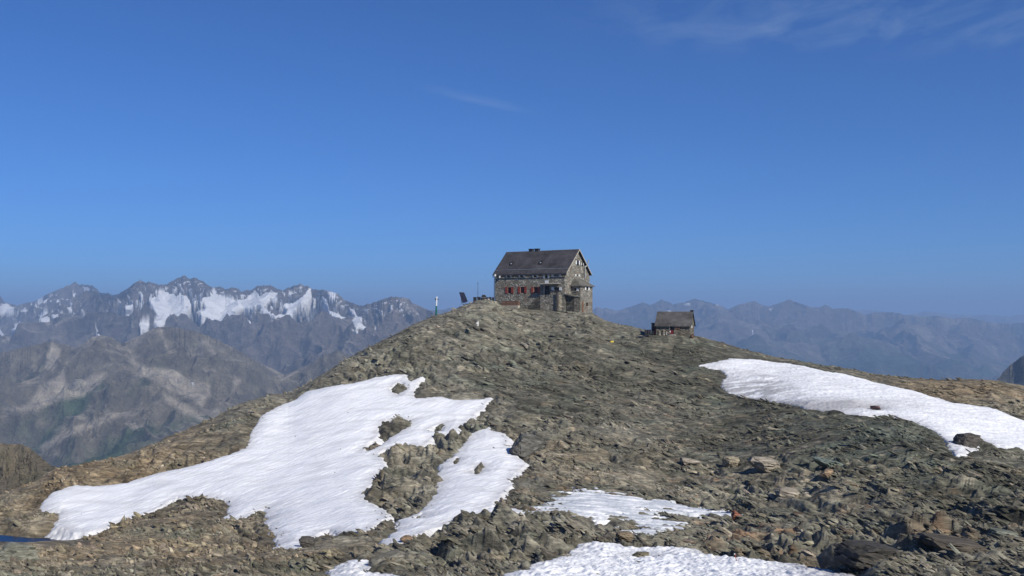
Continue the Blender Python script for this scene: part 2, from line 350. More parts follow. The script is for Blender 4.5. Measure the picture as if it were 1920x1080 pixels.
SNOW = {
 'west': dict(poly=[(75,948),(100,921),(140,909),(180,909),(230,904),(270,894),(330,878),(390,863),(430,851),(462,839),(470,821),(485,792),(492,777),(530,757),(548,751),(575,733),(620,723),(660,719),(700,707),(740,700),(758,701),(764,708),(768,716),(792,705),(783,714),(777,728),(778,746),(797,744),(827,742),(852,748),(893,748),(921,744),(906,765),(886,780),(867,795),(853,810),(834,815),(815,817),(800,832),(782,841),(767,833),(745,840),(719,840),(710,847),(712,858),(723,869),(719,880),(704,891),(697,902),(682,921),(684,935),(701,947),(723,954),(723,969),(708,980),(686,993),(667,994),(634,994),(619,989),(593,998),(575,1012),(555,1027),(520,1025),(527,1013),(503,983),(500,952),(483,955),(460,968),(417,974),(430,957),(433,943),(420,934),(383,931),(350,931),(333,931),(310,944),(283,957),(250,968),(213,981),(197,990),(167,995),(143,995),(108,985),(112,972),(107,958),(80,955)],
   holes=[[(730,728),(745,714),(757,716),(764,728),(745,740)],[(715,790),(725,784),(773,785),(760,803),(741,815),(726,824),(715,835),(682,845),(692,828),(707,817)],[(803,804),(819,795),(836,790),(829,806),(812,809)]],
   label='largest snowfield, streaked white sheet sweeping down the left flank of the hill'),
 'mid': dict(poly=[(916,799),(930,808),(953,817),(951,828),(967,850),(991,867),(971,880),(956,899),(960,910),(945,921),(930,936),(908,954),(949,947),(975,957),(930,966),(893,966),(856,974),(819,987),(790,996),(764,1011),(741,1020),(714,1022),(723,1010),(745,991),(749,973),(782,961),(804,943),(819,921),(821,895),(830,869),(856,847),(875,821),(893,806)],
   holes=[[(850,866),(858,856),(862,858),(855,868)],[(886,886),(903,872),(907,876),(893,889)],[(779,968),(790,960),(793,963),(785,970)]], label='narrow hanging snow patch just left of the photo centre, beside a dark boulder'),
 'thin': dict(poly=[(1000,957),(1031,941),(1041,929),(1063,919),(1120,915),(1170,926),(1236,935),(1283,945),(1346,954),(1392,959),(1372,966),(1331,963),(1277,958),(1233,958),(1227,967),(1280,980),(1258,990),(1233,993),(1220,1002),(1195,998),(1189,982),(1167,967),(1126,965),(1085,972),(1041,963)], holes=[], thin=True,
   label='thin grey-white strip of melting snow on the scree, above the bottom snow patch'),
 'bottom': dict(poly=[(1104,1014),(1130,1017),(1176,1024),(1252,1024),(1302,1028),(1331,1040),(1394,1046),(1457,1051),(1500,1056),(1600,1075),(1660,1100),(1640,1130),(1300,1200),(900,1200),(880,1105),(940,1079),(990,1062),(1010,1052),(1060,1040),(1085,1022)], holes=[[(1186,1046),(1200,1033),(1222,1034),(1222,1046)]], label='lumpy bright snow patch along the bottom edge of the photo'),
 'small': dict(poly=[(627,1060),(660,1045),(701,1052),(690,1069),(745,1078),(760,1110),(600,1110)], holes=[], label='small snow remnant at the bottom edge, left of centre'),
 'east': dict(poly=[(1310,683),(1345,678),(1370,671),(1412,673),(1474,680),(1537,693),(1620,710),(1703,730),(1787,753),(1870,766),(1891,776),(1920,787),(2020,812),(2120,850),(2060,890),(1960,858),(1920,847),(1891,842),(1862,836),(1835,818),(1822,824),(1829,840),(1795,852),(1782,837),(1770,816),(1716,791),(1662,779),(1612,779),(1566,770),(1516,763),(1474,754),(1432,748),(1391,742),(1357,729),(1353,716),(1366,703),(1353,692)], holes=[[(1632,764),(1641,760),(1652,764),(1642,768)]], last=True, label='long white snowfield on the right shoulder of the ridge below the small hut'),
}
# ---- snow masks
msk = np.zeros_like(B); near_reg = (D > 30) & (D < 262) & (U > -200) & (U < 2300)
nedge = fbm(X/2.4, Y/2.4, 4, 71, 0.6)*1.1
nfine = fbm(X/0.7, Y/0.7, 2, 75)*0.5
for k, s in SNOW.items():
    P = [hit(px, py, s.get('last', False)) for px, py in s['poly']]
    pu = [p[0] for p in s['poly']]; pd = [p[1] for p in P]
    reg = (U > min(pu)-60) & (U < max(pu)+60) & (D > min(pd)-8) & (D < max(pd)+8)
    sdf = np.full(B.shape, -50.0); sdf[reg] = poly_sdf(X[reg], Y[reg], P)
    for h in s['holes']:
        H = [hit(px, py, s.get('last', False)) for px, py in h]
        sdf[reg] = np.minimum(sdf[reg], -poly_sdf(X[reg], Y[reg], H))
    s['reg'] = reg; s['sdf'] = sdf
    if s.get('thin'): sdf += 0.5*nedge+3.2*fbm(X/3.2, Y/1.0, 4, 77, .6)-0.35
    else: sdf += 0.42*nedge+0.5*nfine
    msk = np.maximum(msk, sstep(-0.9, 1.1, sdf))

# ---- rock relief (metres, real geometry)
cs, sn_ = math.cos(R_(40)), math.sin(R_(40))
wx = fbm(X/18, Y/18, 3, 5)*4; wy = fbm(X/18, Y/18, 3, 9)*4
xr = (X+wx)*cs-(Y+wy)*sn_; yr = (X+wx)*sn_+(Y+wy)*cs
rough = np.clip(0.65+1.3*fbm(X/28, Y/28, 3, 21), 0.25, 1.5)
def blob(pu, pp, ru, rp): return np.exp(-((U-pu)/ru)**2-((PYB-pp)/rp)**2)
rough += 0.7*blob(780, 900, 120, 60)+0.6*blob(800, 700, 110, 50)+0.1*blob(1750, 850, 250, 60)+0.7*blob(1700, 1020, 320, 45)-0.35*blob(1330, 700, 260, 60)-0.4*blob(1480, 765, 180, 22)-0.3*blob(250, 1040, 280, 50)
crag = (ridged(xr/17, yr/11, 5, 31, 0.55)-0.55)*1.6
crag2 = fbm(xr/5.2, yr/3.2, 3, 41)*0.7
q = B+crag*rough+crag2*0.5
disp = crag*rough*0.8+crag2*rough
for per, amp, sd_ in ((1.5, 0.85, 51), (0.55, 0.8, 57)):    # slate beds, dipping to the right
    s_ = (B+disp+0.42*X+0.05*Y+fbm(X/9, Y/9, 3, sd_)*1.0)/per; fr = s_-np.floor(s_)
    tr = np.where(fr < 0.7, fr*0.25, 0.175+(fr-0.7)*2.75)
    am = amp*np.clip(0.55+1.8*fbm(X/11+5, Y/11, 2, sd_+3), 0, 1.3)*np.clip(rough, 0, 1.2)
    disp = disp+(tr-fr)*per*am
colr = np.zeros_like(B); hue = np.zeros_like(B)
for L_, asp, amp, s in ((2.2, 2.8, 0.42, 101), (1.0, 3.2, 0.95, 131), (0.48, 2.8, 1.25, 161)):
    f1, f21, dx, dy, r1, r2, r3 = worley(xr/(L_*asp), yr/L_, s)
    t1 = (r1-0.5)*0.6-0.45; t2 = (r2-0.5)*0.9-0.10
    am = amp*np.clip(rough, .3, 1.3)
    wq = sstep(0.0, 0.2, f21)
    disp = disp+am*wq*(t1*dx*L_*asp*0.45+t2*dy*L_*0.75+(r3-0.35)*0.36*L_)-am*0.10*L_*(1-wq)
    colr += (r3-0.5)*(0.55 if L_ > 1 else 0.8); hue += (r2-0.5)*0.7
disp += fbm(X/0.5, Y/0.5, 2, 201)*0.10
del wx, wy
def soft(a, ax):
    a = np.moveaxis(a, ax, 0); o = a.copy(); o[1:-1] = .25*a[:-2]+.5*a[1:-1]+.25*a[2:]; return np.moveaxis(o, 0, ax)
disp = soft(soft(soft(disp, 1), 1), 0)
disp *= 1-0.38*np.clip(blob(1450, 800, 480, 110)+blob(250, 1000, 330, 90)+blob(1150, 690, 250, 80), 0, 1)
bigf = fbm(X/160, Y/160, 5, 301)*sstep(300, 700, D)*130
near_f = sstep(4, 30, D)
# flatten the platform under the two huts
def plat(px, d, r): return np.exp(-(((X-(px-CX)/F*d)/r)**2+((Y-d)/r)**2)**2)
islands = blob(747, 727, 14, 10)*1.0+blob(745, 800, 26, 16)*1.4+blob(700, 838, 14, 8)*.7+blob(800, 735, 22, 14)*1.2+blob(700, 915, 25, 30)*.8
disp = disp+islands*(0.5+0.6*np.abs(crag2))
pm = np.maximum(plat(1010, 239, 15), plat(1262, 204, 5.5))
pondfront = blob(50, 1014, 150, 18)*(U < 330)
B = B-0.3*pondfront*near_f
disp = disp*(1-0.45*pm)*near_f*(1-0.75*pondfront)
sky_damp = 1-0.6*sstep(0.86, 1.0, D/np.interp(U, *zip(*RID)))
disp = disp*sky_damp
disp = np.where(D > 262, disp*0.6, disp)
pm2 = plat(1262, 202, 6.5); B = B+pm2*(py2z(629.0, 200)-B); disp = disp*(1-.6*pm2)
POND_Z = py2z(1003, 107.5)+0.1
Pp = [hit(px, py) for px, py in [(-160,1000),(-60,991),(0,988),(40,990),(100,985),(165,998),(130,1004),(60,1007),(0,1002),(-80,1006)]]
psd = np.full(B.shape, -50.0); preg = (U < 260) & (U > -400) & (D > 90) & (D < 130); psd[preg] = poly_sdf(X[preg], Y[preg], Pp)
pondm = sstep(-1.7, 0.2, psd)
disp_s = disp*(1-msk)*(1-pondm)
T = B+disp_s-0.55*msk+bigf
T = T*(1-pondm)+(POND_Z-0.8)*pondm

# ---- rock colour (albedo only)
n1 = fbm(X/14, Y/14, 4, 401); n2 = fbm(X/5, Y/5, 3, 411)
g_grey = np.array([0.180, 0.176, 0.148]); g_dark = np.array([0.082, 0.084, 0.068]); g_brown = np.array([0.225, 0.178, 0.118]); g_rust = np.array([0.23, 0.125, 0.065]); g_green = np.array([0.125, 0.150, 0.125]); g_pale = np.array([0.30, 0.27, 0.215])
def lerp(a, b, t): return a+(b-a)*t[..., None]
C = np.broadcast_to(g_grey, B.shape+(3,)).copy()
C = lerp(C, g_dark, np.clip(0.15+blob(1250, 690, 330, 75)*0.85+blob(1560, 820, 300, 80)*1.0+blob(1850, 920, 200, 80)*.8+0.7*n1, 0, 1))
C = lerp(C, g_brown, np.clip(blob(150, 880, 420, 110)*0.85+blob(300, 1030, 420, 50)*0.55+blob(1800, 730, 250, 30)*0.8+blob(1080, 870, 160, 50)*.35+0.35*n2+0.12*hue-.05, 0, 0.9))
C = lerp(C, g_green, np.clip(blob(1650, 820, 160, 60)*0.7+blob(900, 680, 140, 60)*0.25+blob(330, 1000, 90, 15)*.6+0.9*fbm(X/9, Y/6, 3, 431)-0.15, 0, 0.8))
C = lerp(C, g_rust, np.clip(blob(1500, 1010, 420, 40)*0.6*(0.6+1.6*n2)+blob(1010, 940, 80, 18)*.5+(0.3+blob(1400, 950, 500, 90))*1.2*(fbm(X/3.2, Y/2.2, 3, 441)-0.36)+0.25*hue*blob(1200, 860, 500, 120), 0, 0.55))
C = lerp(C, g_pale, np.clip(blob(1400, 890, 260, 45)*0.5+1.4*(fbm(X/2.2, Y/1.4, 2, 451)-0.24), 0, 0.7))
C = C*np.array([1.05, 1.0, 0.92])
C *= np.clip(1+0.6*colr+0.3*hue, 0.4, 1.8)[..., None]
meadow = np.array([0.10, 0.10, 0.055]); C = lerp(C, meadow, sstep(300, 600, D)*0.7)
wet = 0
for k, s in SNOW.items(): wet = np.maximum(wet, sstep(-2.2, -0.3, s['sdf']))
C *= (1-0.38*wet*np.clip(.7+2*n2, 0, 1))[..., None]     # damp ground along the melting snow
def grid_faces(nu, nd, mask=None):
    i = np.arange(nu-1)[:, None]*nd+np.arange(nd-1)[None, :]
    Q = np.stack([i, i+nd, i+nd+1, i+1], -1)
    if mask is not None: Q = Q[mask]
    return Q.reshape(-1, 4)
nu, nd = U.shape
V = np.stack([X, Y, T], -1).reshape(-1, 3)
g = np_mesh('ground', V, grid_faces(nu, nd), MROCK, C.reshape(-1, 3))
tag(g, 'rocky slate hill with ledges and scree rising to the two stone huts', None, kind='structure')

ZTOP = T.copy()
# ---- snow patches, each a sheet with its own surface
for k, s in SNOW.items():
    sdf = s['sdf']; th = 0.36 if not s.get('thin') else 0.12
    if k in ('west', 'mid'):
        a = R_(52); lx = X*math.cos(a)+Y*math.sin(a); ly = -X*math.sin(a)+Y*math.cos(a); fx_ = fbm(X/9, Y/9, 2, 601)*1.0
        cup = fbm((lx+fx_)/3.4, (ly+fx_)/0.48, 3, 611, 0.55)*0.065+fbm(X/6, Y/6, 2, 617)*0.18
    elif k == 'east':
        cup = (np.abs(fbm(X/1.0, Y/1.6, 3, 621))-0.2)*0.16+fbm(X/7, Y/7, 2, 627)*0.25+fbm((X*.92+Y*.4)/6, (Y*.92-X*.4)/1.2, 2, 628)*0.07
    else:
        cup = (np.abs(fbm(X/0.85, Y/1.1, 3, 631))-0.2)*0.26+fbm(X/3.5, Y/3.5, 2, 637)*0.2
        if s.get('thin'): cup *= 0.35
    Zs = B+th*sstep(-1.0, 3.0, sdf)+np.minimum(0, sdf)*0.8-0.12+cup*sstep(-0.6, 1.0, sdf)
    ZTOP = np.where(sdf > -0.6, np.maximum(ZTOP, Zs), ZTOP)
    vm = sdf > -1.6; fm = vm[:-1, :-1] & vm[1:, :-1] & vm[1:, 1:] & vm[:-1, 1:]
    Q = grid_faces(nu, nd, fm); use, inv = np.unique(Q, return_inverse=True)
    Vs = np.stack([X, Y, Zs], -1).reshape(-1, 3)[use]
    white = np.array([0.90, 0.90, 0.91]); dirt = np.array([0.40, 0.39, 0.39]); ice = np.array([0.50, 0.53, 0.57])
    dm = np.clip(fbm(X/5, Y/1.8, 4, 651)+0.05, 0, .5)*0.5+0.35*(1-sstep(0, 1.6, sdf))
    if k == 'east': dm = dm+1.2*blob(1400, 738, 85, 26)*np.clip(0.6+2*fbm(X/3, Y/1.5, 3, 661), 0, 1)+0.9*blob(1560, 762, 120, 10)+0.4*blob(1440, 705, 60, 10)*np.clip(2*n2+.4, 0, 1)
    if s.get('thin'): dm = dm+0.5+1.6*fbm(X/3.2, Y/0.9, 4, 671)
    if k == 'bottom': dm = dm+0.5*sstep(1400, 1560, U)
    Cs = lerp(np.broadcast_to(white, B.shape+(3,)), ice if s.get('thin') else dirt, np.clip(dm, 0, 0.9)).reshape(-1, 3)[use]
    o = np_mesh('snow_patch', Vs, inv.reshape(-1, 4), MSNOW, Cs, smooth=True)
    tag(o, s['label'], None, kind='structure')

# ---- pond
m, t, b = newmat('pond_water'); b.inputs['Base Color'].default_value = (0.002, 0.006, 0.022, 1); b.inputs['Roughness'].default_value = 0.15; b.inputs['Specular IOR Level'].default_value = 0.12
tc = N(t, 'ShaderNodeTexCoord'); bump(t, b, noise(t, tc.outputs['Object'], 1.5, 3), 0.15, 0.05)
pv = [(p[0]+1.5*math.copysign(1, p[0]-sum(q[0] for q in Pp)/len(Pp)), p[1]+1.3*math.copysign(1, p[1]-110), POND_Z) for p in Pp]
o = MB().add(pv+[(x, y, z-0.5) for x, y, z in pv], [tuple(range(len(pv)-1, -1, -1)), tuple(range(len(pv), 2*len(pv)))]).build('pond', m); tag(o, 'small deep blue pond at the foot of the left snowfield', None, kind='structure')

# ------------------------------------------------------------------ loose rubble lying on the ground (stuff)
def slab_shape(n, seed):
    r = np.random.default_rng(seed); a = np.sort(r.uniform(0, 2*math.pi, n)); a = np.linspace(0, 2*math.pi, n, endpoint=False)+r.uniform(-.35, .35, n)
    rad = r.uniform(.65, 1.15, n); bot = np.stack([rad*np.cos(a), rad*np.sin(a), np.full(n, -1.0)], 1)
    top = bot.copy(); top[:, :2] *= r.uniform(.55, .95, (n, 1)); top[:, 2] = 1+r.uniform(-.45, .45, n)
    V = np.concatenate([bot, top, [[0, 0, 1.1+r.uniform(-.2, .3)]]])
    F_ = [(i, (i+1) % n, n+(i+1) % n) for i in range(n)]+[(i, n+(i+1) % n, n+i) for i in range(n)]+[(n+i, n+(i+1) % n, 2*n) for i in range(n)]
    return V, np.array(F_)
shapes = [slab_shape(6, k) for k in range(8)]
def surf(ui, di): return T[ui, di]
NS = 190000
iu = rng.integers(92, nu-92, NS); idd = rng.integers(72, nd-92, NS)
mk = msk[iu, idd]
keep = ((mk < 0.04) | (rng.random(NS) < 0.16*(1-mk)+0.0015)) & (pondm[iu, idd] < .1) & (D[iu, idd] < 250) & (rng.random(NS) < np.clip(0.6+2.6*fbm(X[iu, idd]/6, Y[iu, idd]/6, 3, 821), .12, 1)) & (pm[iu, idd] < 0.9) & (pondfront[iu, idd] < .5)
iu, idd = iu[keep], idd[keep]; dd = D[iu, idd]
zone = np.clip(1+1.9*fbm(X[iu, idd]/8, Y[iu, idd]/8, 3, 811), 0.35, 1.9)
size = np.minimum(0.078*(rng.pareto(2.1, len(iu))+1)*(0.55+dd/200)*zone, 0.13+0.0032*dd)
size = np.where(mk[keep] > 0.04, np.minimum(size, .22)*.7, size)
size *= 1-0.5*sstep(0.8, 1.0, dd/np.interp(U[iu, idd], *zip(*RID)))
VV = []; FF = []; CC = []; off = 0
for si, (SV, SF) in enumerate(shapes):
    m_ = np.where((np.arange(len(iu)) % 8) == si)[0]; n = len(m_); s = size[m_]
    yaw = rng.normal(-0.65, 0.42, n); tx = rng.normal(0.14, 0.2, n); ty = rng.normal(0.34, 0.17, n)
    P = SV[None]*np.stack([s*rng.uniform(1.2, 3.0, n), s*rng.uniform(.45, .9, n), s*rng.uniform(.07, .24, n)], 1)[:, None, :]
    c, q_ = np.cos(yaw)[:, None], np.sin(yaw)[:, None]; x, y, z = P[..., 0]*c-P[..., 1]*q_, P[..., 0]*q_+P[..., 1]*c, P[..., 2]
    c, q_ = np.cos(ty)[:, None], np.sin(ty)[:, None]; x, z = x*c+z*q_, -x*q_+z*c
    c, q_ = np.cos(tx)[:, None], np.sin(tx)[:, None]; y, z = y*c-z*q_, y*q_+z*c
    a, b_ = iu[m_], idd[m_]
    P = np.stack([x+X[a, b_][:, None], y+Y[a, b_][:, None], z+(ZTOP[a, b_]+0.02*s)[:, None]], -1)
    cc = C[a, b_]*rng.uniform(.55, 1.5, (n, 1))*rng.uniform(.96, 1.04, (n, 3))
    VV.append(P.reshape(-1, 3)); CC.append(np.repeat(cc, len(SV), 0)); FF.append((SF[None]+(np.arange(n)*len(SV))[:, None, None]+off).reshape(-1, 3)); off += n*len(SV)
o = np_mesh('rubble', np.concatenate(VV), np.concatenate(FF), MROCK, np.concatenate(CC)); tag(o, 'loose slate slabs and scree covering the hillside', 'rubble', kind='stuff')

# ------------------------------------------------------------------ boulders one can point to
def boulder(px, py, w_, h_, dep, label, colr_, seed, rz=0.0, tilt=0.0, last=False, flat=0.5):
    bx_, by_ = hit(px, py, last); gz = ground(bx_, by_); s = by_/F
    W, H = w_*s/2, h_*s/2; Dp = dep if dep else W*0.8
    r = np.random.default_rng(seed); import bmesh
    P = []
    for k in range(26):
        p = r.uniform(-1, 1, 3); ax_ = r.integers(0, 3); p[ax_] = math.copysign(1, p[ax_]); p /= (np.abs(p)**3.2).sum()**(1/3.2)
        P.append(p)
    P = np.array(P); P[:, 0] += 0.25*P[:, 2]*r.uniform(-1, 1)
    bm = bmesh.new()
    for p in P: bm.verts.new((p[0]*W, p[1]*Dp, p[2]*H))
    bmesh.ops.convex_hull(bm, input=bm.verts); bmesh.ops.delete(bm, geom=[v for v in bm.verts if not v.link_faces], context='VERTS')
    bmesh.ops.subdivide_edges(bm, edges=bm.edges, cuts=5, use_grid_fill=True)
    vs = np.array([v.co for v in bm.verts]); f1 = fbm(vs[:, 0]/W*1.6+vs[:, 1]/Dp, vs[:, 2]/H*1.6+vs[:, 1]/Dp, 5, seed, .6)
    sl_ = ((vs[:, 2]+.35*vs[:, 0]*H/W)/(.42*H)+.3*f1) % 1; lay = np.where(sl_ > .82, 1.0, 0.0)
    for v, a, b2 in zip(bm.verts, f1, lay): v.co.x *= 1+0.12*a-0.09*b2; v.co.y *= 1+0.12*a-0.12*b2; v.co.z *= 1+0.10*a
    me = bpy.data.meshes.new('boulder'); bm.to_mesh(me); bm.free()
    ca = me.color_attributes.new('col', 'FLOAT_COLOR', 'POINT'); cv_ = np.ones((len(me.vertices), 4), np.float32); cv_[:, :3] = colr_; ca.data.foreach_set('color', cv_.ravel())
    me.materials.append(MROCK); o = bpy.data.objects.new('boulder', me); COL.objects.link(o)
    o.location = (bx_, by_+Dp*0.3, gz+H*flat); o.rotation_euler = (0, tilt, rz)
    return tag(o, label, 'boulder', 'boulders on the hillside')
PALE = (0.33, 0.29, 0.23); GRY = (0.19, 0.18, 0.15); DRK = (0.09, 0.082, 0.072); BRN = (0.22, 0.155, 0.105); RST = (0.30, 0.12, 0.05)
boulder(1437, 878, 66, 30, 0, 'broad pale flat-topped boulder in the scree, right of centre', PALE, 1, 0.2, 0.12, flat=.35)
boulder(1478, 932, 48, 26, 0, 'pale squarish boulder just below the broad flat-topped one', PALE, 2, -0.2, 0.1, flat=.35)
boulder(1372, 872, 34, 24, 0, 'small pale block left of the broad flat-topped boulder', (0.30, 0.26, 0.19), 3, 0.4, flat=.4)
boulder(1295, 870, 44, 15, 0, 'low light grey slab lying on the scree above the thin snow strip', PALE, 4, 0.1, 0.2, flat=.3)
boulder(1550, 892, 24, 18, 0, 'small upright tan block on dark scree at right', (0.33, 0.24, 0.16), 5, 0.3, flat=.5)
boulder(1815, 836, 46, 34, 0, 'dark rounded boulder sticking out of the lower edge of the right snowfield', DRK, 6, 0.3, flat=.45)
boulder(990, 850, 62, 52, 0, 'big shadowed boulder standing against the right side of the hanging snow patch', (0.13, 0.125, 0.11), 7, 0.5, 0.3, flat=.4)
boulder(1382, 972, 22, 22, 0, 'upright reddish boulder at the right tip of the thin snow strip', (0.30, 0.13, 0.085), 8, 0.2, flat=.5)
boulder(1172, 1010, 34, 18, 0, 'tan and grey block on the upper rim of the bottom snow patch', (0.22, 0.175, 0.12), 9, 0.1, flat=.45)
boulder(1138, 1012, 22, 20, 0, 'dark leaning block on the upper rim of the bottom snow patch', DRK, 10, 0.6, 0.5, flat=.5)
boulder(1203, 1046, 34, 16, 0, 'low olive rock showing through the bottom snow patch', (0.17, 0.15, 0.10), 11, flat=.35)
boulder(1640, 1062, 116, 52, 1.8, 'large block at the bottom edge, shadow put into its dark colour, right of the bottom snow patch', (0.065, 0.06, 0.052), 12, 0.3, 0.12, flat=.5)  # near-black base colour stands in for the shadow on this mass
boulder(1790, 1030, 130, 26, 1.6, 'long brown ledge block at the bottom right of the photo', (0.10, 0.085, 0.065), 13, -0.1, 0.15, flat=.45)  # brown darkened so that the ledge shadow sits in the colour
boulder(1885, 1012, 60, 26, 0, 'grey-green slab above the long brown ledge block', (0.19, 0.20, 0.16), 14, 0.1, 0.15, flat=.4)
boulder(723, 1058, 70, 34, 0, 'grey angular block beside the small snow remnant', GRY, 15, 0.2, -0.2, flat=.35)
boulder(762, 1014, 24, 15, 0, 'orange-brown block at the lower tip of the hanging snow patch', BRN, 16, 0.3, flat=.4)
boulder(30, 1052, 100, 52, 0, 'large grey-green outcrop block in the bottom left corner', (0.20, 0.20, 0.16), 17, 0.2, flat=.3)
boulder(575, 1022, 30, 24, 0, 'dark block at the bottom tip of the largest snowfield', DRK, 18, flat=.45)
boulder(1642, 767, 18, 9, 0, 'small lone brown rock lying on the right snowfield', (0.13, 0.08, 0.07), 19, last=True, flat=.6)
boulder(895, 609, 6, 12, 0, 'small white-painted stone on the slope below the large hut', (0.6, 0.58, 0.54), 23, flat=.5)
boulder(1560, 875, 0+70, 20, 0, 'long greenish slab on the dark outcrop under the right snowfield', (0.17, 0.20, 0.17), 24, 0.25, 0.25, flat=.3)

# ------------------------------------------------------------------ far mountains (height fields with arêtes and spurs)
def mountain(name, crest, R0, spurs, back, front, floor_z, cols, snow=(), label='', nuu=620, ndd=340, slope=0.62, rugged=1.0, seed=1, green=0.5, nsp=10, auto=True, screes=(), high=None, relk=1.0, wl=1.0, drift=0.0):
    r = np.random.default_rng(seed)
    cr = np.array([(p[0], p[1], p[2] if len(p) > 2 else R0) for p in crest], float)
    u0, u1 = cr[0, 0], cr[-1, 0]
    us = np.linspace(u0, u1, nuu)
    jag = lambda u: (fbm(u/9.0, u*0+seed, 4, seed*7, 0.6)*3.0+(0.6-np.abs(fbm(u/6.0, u*0+seed+.5, 3, seed*9, .6)))*2.0)*rugged
    R_u = np.interp(us, cr[:, 0], cr[:, 2]); pyc = np.interp(us, cr[:, 0], cr[:, 1])+jag(us)
    tt = np.concatenate([np.linspace(0, 1, int(ndd*.8))[:-1]*1.0, 1+np.linspace(0, 1, int(ndd*.2))])   # 0 front .. 1 crest .. 2 back
    Ru = gsm(R_u, 6, 0)*(1+0.02*fbm(us/60, us*0+3.1, 3, seed))
    Dm = np.where(tt[None] <= 1, front+(Ru[:, None]-front)*tt[None], Ru[:, None]+(tt[None]-1)*back)
    Um = np.broadcast_to(us[:, None], Dm.shape); Xm = (Um-CX)/F*Dm; Ym = Dm
    zc = py2z(pyc, Ru)[:, None]
    dist = np.abs(Dm-Ru[:, None])
    prof = lambda dd, k: k*(dd**0.93)*1.55
    Z = zc-prof(dist, slope*0.72)
    sp = list(spurs)
    if auto:
        for k in range(nsp):
            ua = u0+(k+r.uniform(.2, .8))/nsp*(u1-u0); ra = np.interp(ua, us, Ru); pa = np.interp(ua, us, pyc)
            ub = ua+(drift+r.uniform(-.5, .5))*(u1-u0)/nsp*1.3; fr_ = r.uniform(.45, .8)
            dB = ra-(ra-front)*fr_; zA = py2z(pa, ra); zB = zA-(ra-dB)*slope*r.uniform(.28, .5)
            sp.append([(ua, ra, zA-10), ((ua+ub)/2+r.uniform(-15, 15), (ra+dB)/2, (zA+zB)/2-r.uniform(0, 60)), (ub, dB, zB)])
    sc_ = R0/10000.0; wk = 900*max(sc_, .08); wxm = fbm(Xm/wk, Ym/wk, 4, seed+50)*.3*wk*rugged; wym = fbm(Xm/wk, Ym/wk, 4, seed+60)*.3*wk*rugged
    near_c = sstep(0, 0.04*R0, dist)
    Xw, Yw = Xm+wxm*near_c, Ym+wym*near_c
    for S in sp:
        S = [(((a-CX)/F*b), b, c) for a, b, c in S]
        for (ax_, ay, az_), (bx, by, bz) in zip(S[:-1], S[1:]):
            ex, ey = bx-ax_, by-ay; q_ = np.clip(((Xw-ax_)*ex+(Yw-ay)*ey)/(ex*ex+ey*ey), 0, 1)
            dl = np.hypot(Xw-ax_-q_*ex, Yw-ay-q_*ey); Z = np.maximum(Z, az_+(bz-az_)*q_-prof(dl, slope*.8))
    sc_ = R0/10000.0
    PY0 = HZ-F*Z/Dm; nsn = fbm(Um/7.0, PY0/4.0, 3, seed+97, .6); A = np.zeros(Z.shape)
    if high: A = 0.9*sstep(.32, .38, fbm(Um/9, PY0/3.6, 4, seed+99, .6))*sstep(high[1], high[0], PY0)*(dist > 60)
    for poly in snow:
        P = np.array(poly, float); rg = (Um > P[:, 0].min()-6) & (Um < P[:, 0].max()+6) & (PY0 > P[:, 1].min()-6) & (PY0 < P[:, 1].max()+6)
        if rg.any():
            sdv = poly_sdf(Um[rg], PY0[rg], P); A[rg] = np.maximum(A[rg], sstep(-0.8, 0.6, sdv+(0.8 if high else 0)+nsn[rg]*(2.4 if high else .6)))
    near_c0 = near_c; near_c = near_c*(1-0.9*A)
    rel = ridged(Xw/(1150*sc_*wl), Yw/(1150*sc_*wl), 5, seed+70, 0.47)-0.5
    fin = fbm(Xw/(300*sc_), Yw/(300*sc_), 5, seed+80, 0.45)
    Z = Z+near_c*(rel*760+fin*75)*sc_*rugged*relk-near_c*90*sc_
    # nothing in front may rise above the crest line seen from the hill
    lim = py2z(pyc+3, 1.0)[:, None]*Dm
    Z = np.where((dist > 60) & (Z > lim-4), lim-4-0.0, Z)
    Z = np.maximum(Z, floor_z-50+fin*60)
    PYm = HZ-F*Z/Dm
    gx, gy = np.gradient(Z); slp = np.hypot(gx/np.maximum(np.hypot(*np.array([np.gradient(Xm)[0], np.gradient(Ym)[0]])), 1), gy/np.maximum(np.abs(np.gradient(Ym)[1]), 1))
    rock, grass, scree = [np.array(c) for c in cols]
    na = fbm(Xm/(500*sc_), Ym/(500*sc_), 5, seed+90, .6)
    Cm = np.broadcast_to(rock, Z.shape+(3,)).copy()
    Cm = lerp(Cm, scree, np.clip(1.2*(0.75-slp)+1.6*na, 0, 1))
    hgt = sstep(floor_z+100, floor_z+(zc.mean()-floor_z)*0.9, Z)
    Cm = lerp(Cm, grass, np.clip((1-hgt)*1.6*green+1.7*fbm(Xm/(800*sc_), Ym/(800*sc_), 5, seed+95, .6)*green*1.2-0.15, 0, 0.95))
    for poly in screes:
        P = np.array(poly, float); rg = (Um > P[:, 0].min()-14) & (Um < P[:, 0].max()+14) & (PYm > P[:, 1].min()-14) & (PYm < P[:, 1].max()+14)
        if rg.any():
            wv = sstep(-5, 5, poly_sdf(Um[rg], PYm[rg], P)+6*na[rg]); Cm[rg] = lerp(Cm[rg], scree*1.25, 0.85*wv)
    o = np_mesh(name, np.stack([Xm, Ym, Z], -1).reshape(-1, 3), grid_faces(*Z.shape), MMOUNT, np.concatenate([Cm, A[..., None]], -1).reshape(-1, 4), smooth=False)
    tag(o, label, None, kind='structure')
    return o
BROWN = ((0.13, 0.112, 0.098), (0.065, 0.085, 0.050), (0.27, 0.24, 0.205)); BLUE = ((0.105, 0.088, 0.08), (0.040, 0.060, 0.038), (0.19, 0.165, 0.14))
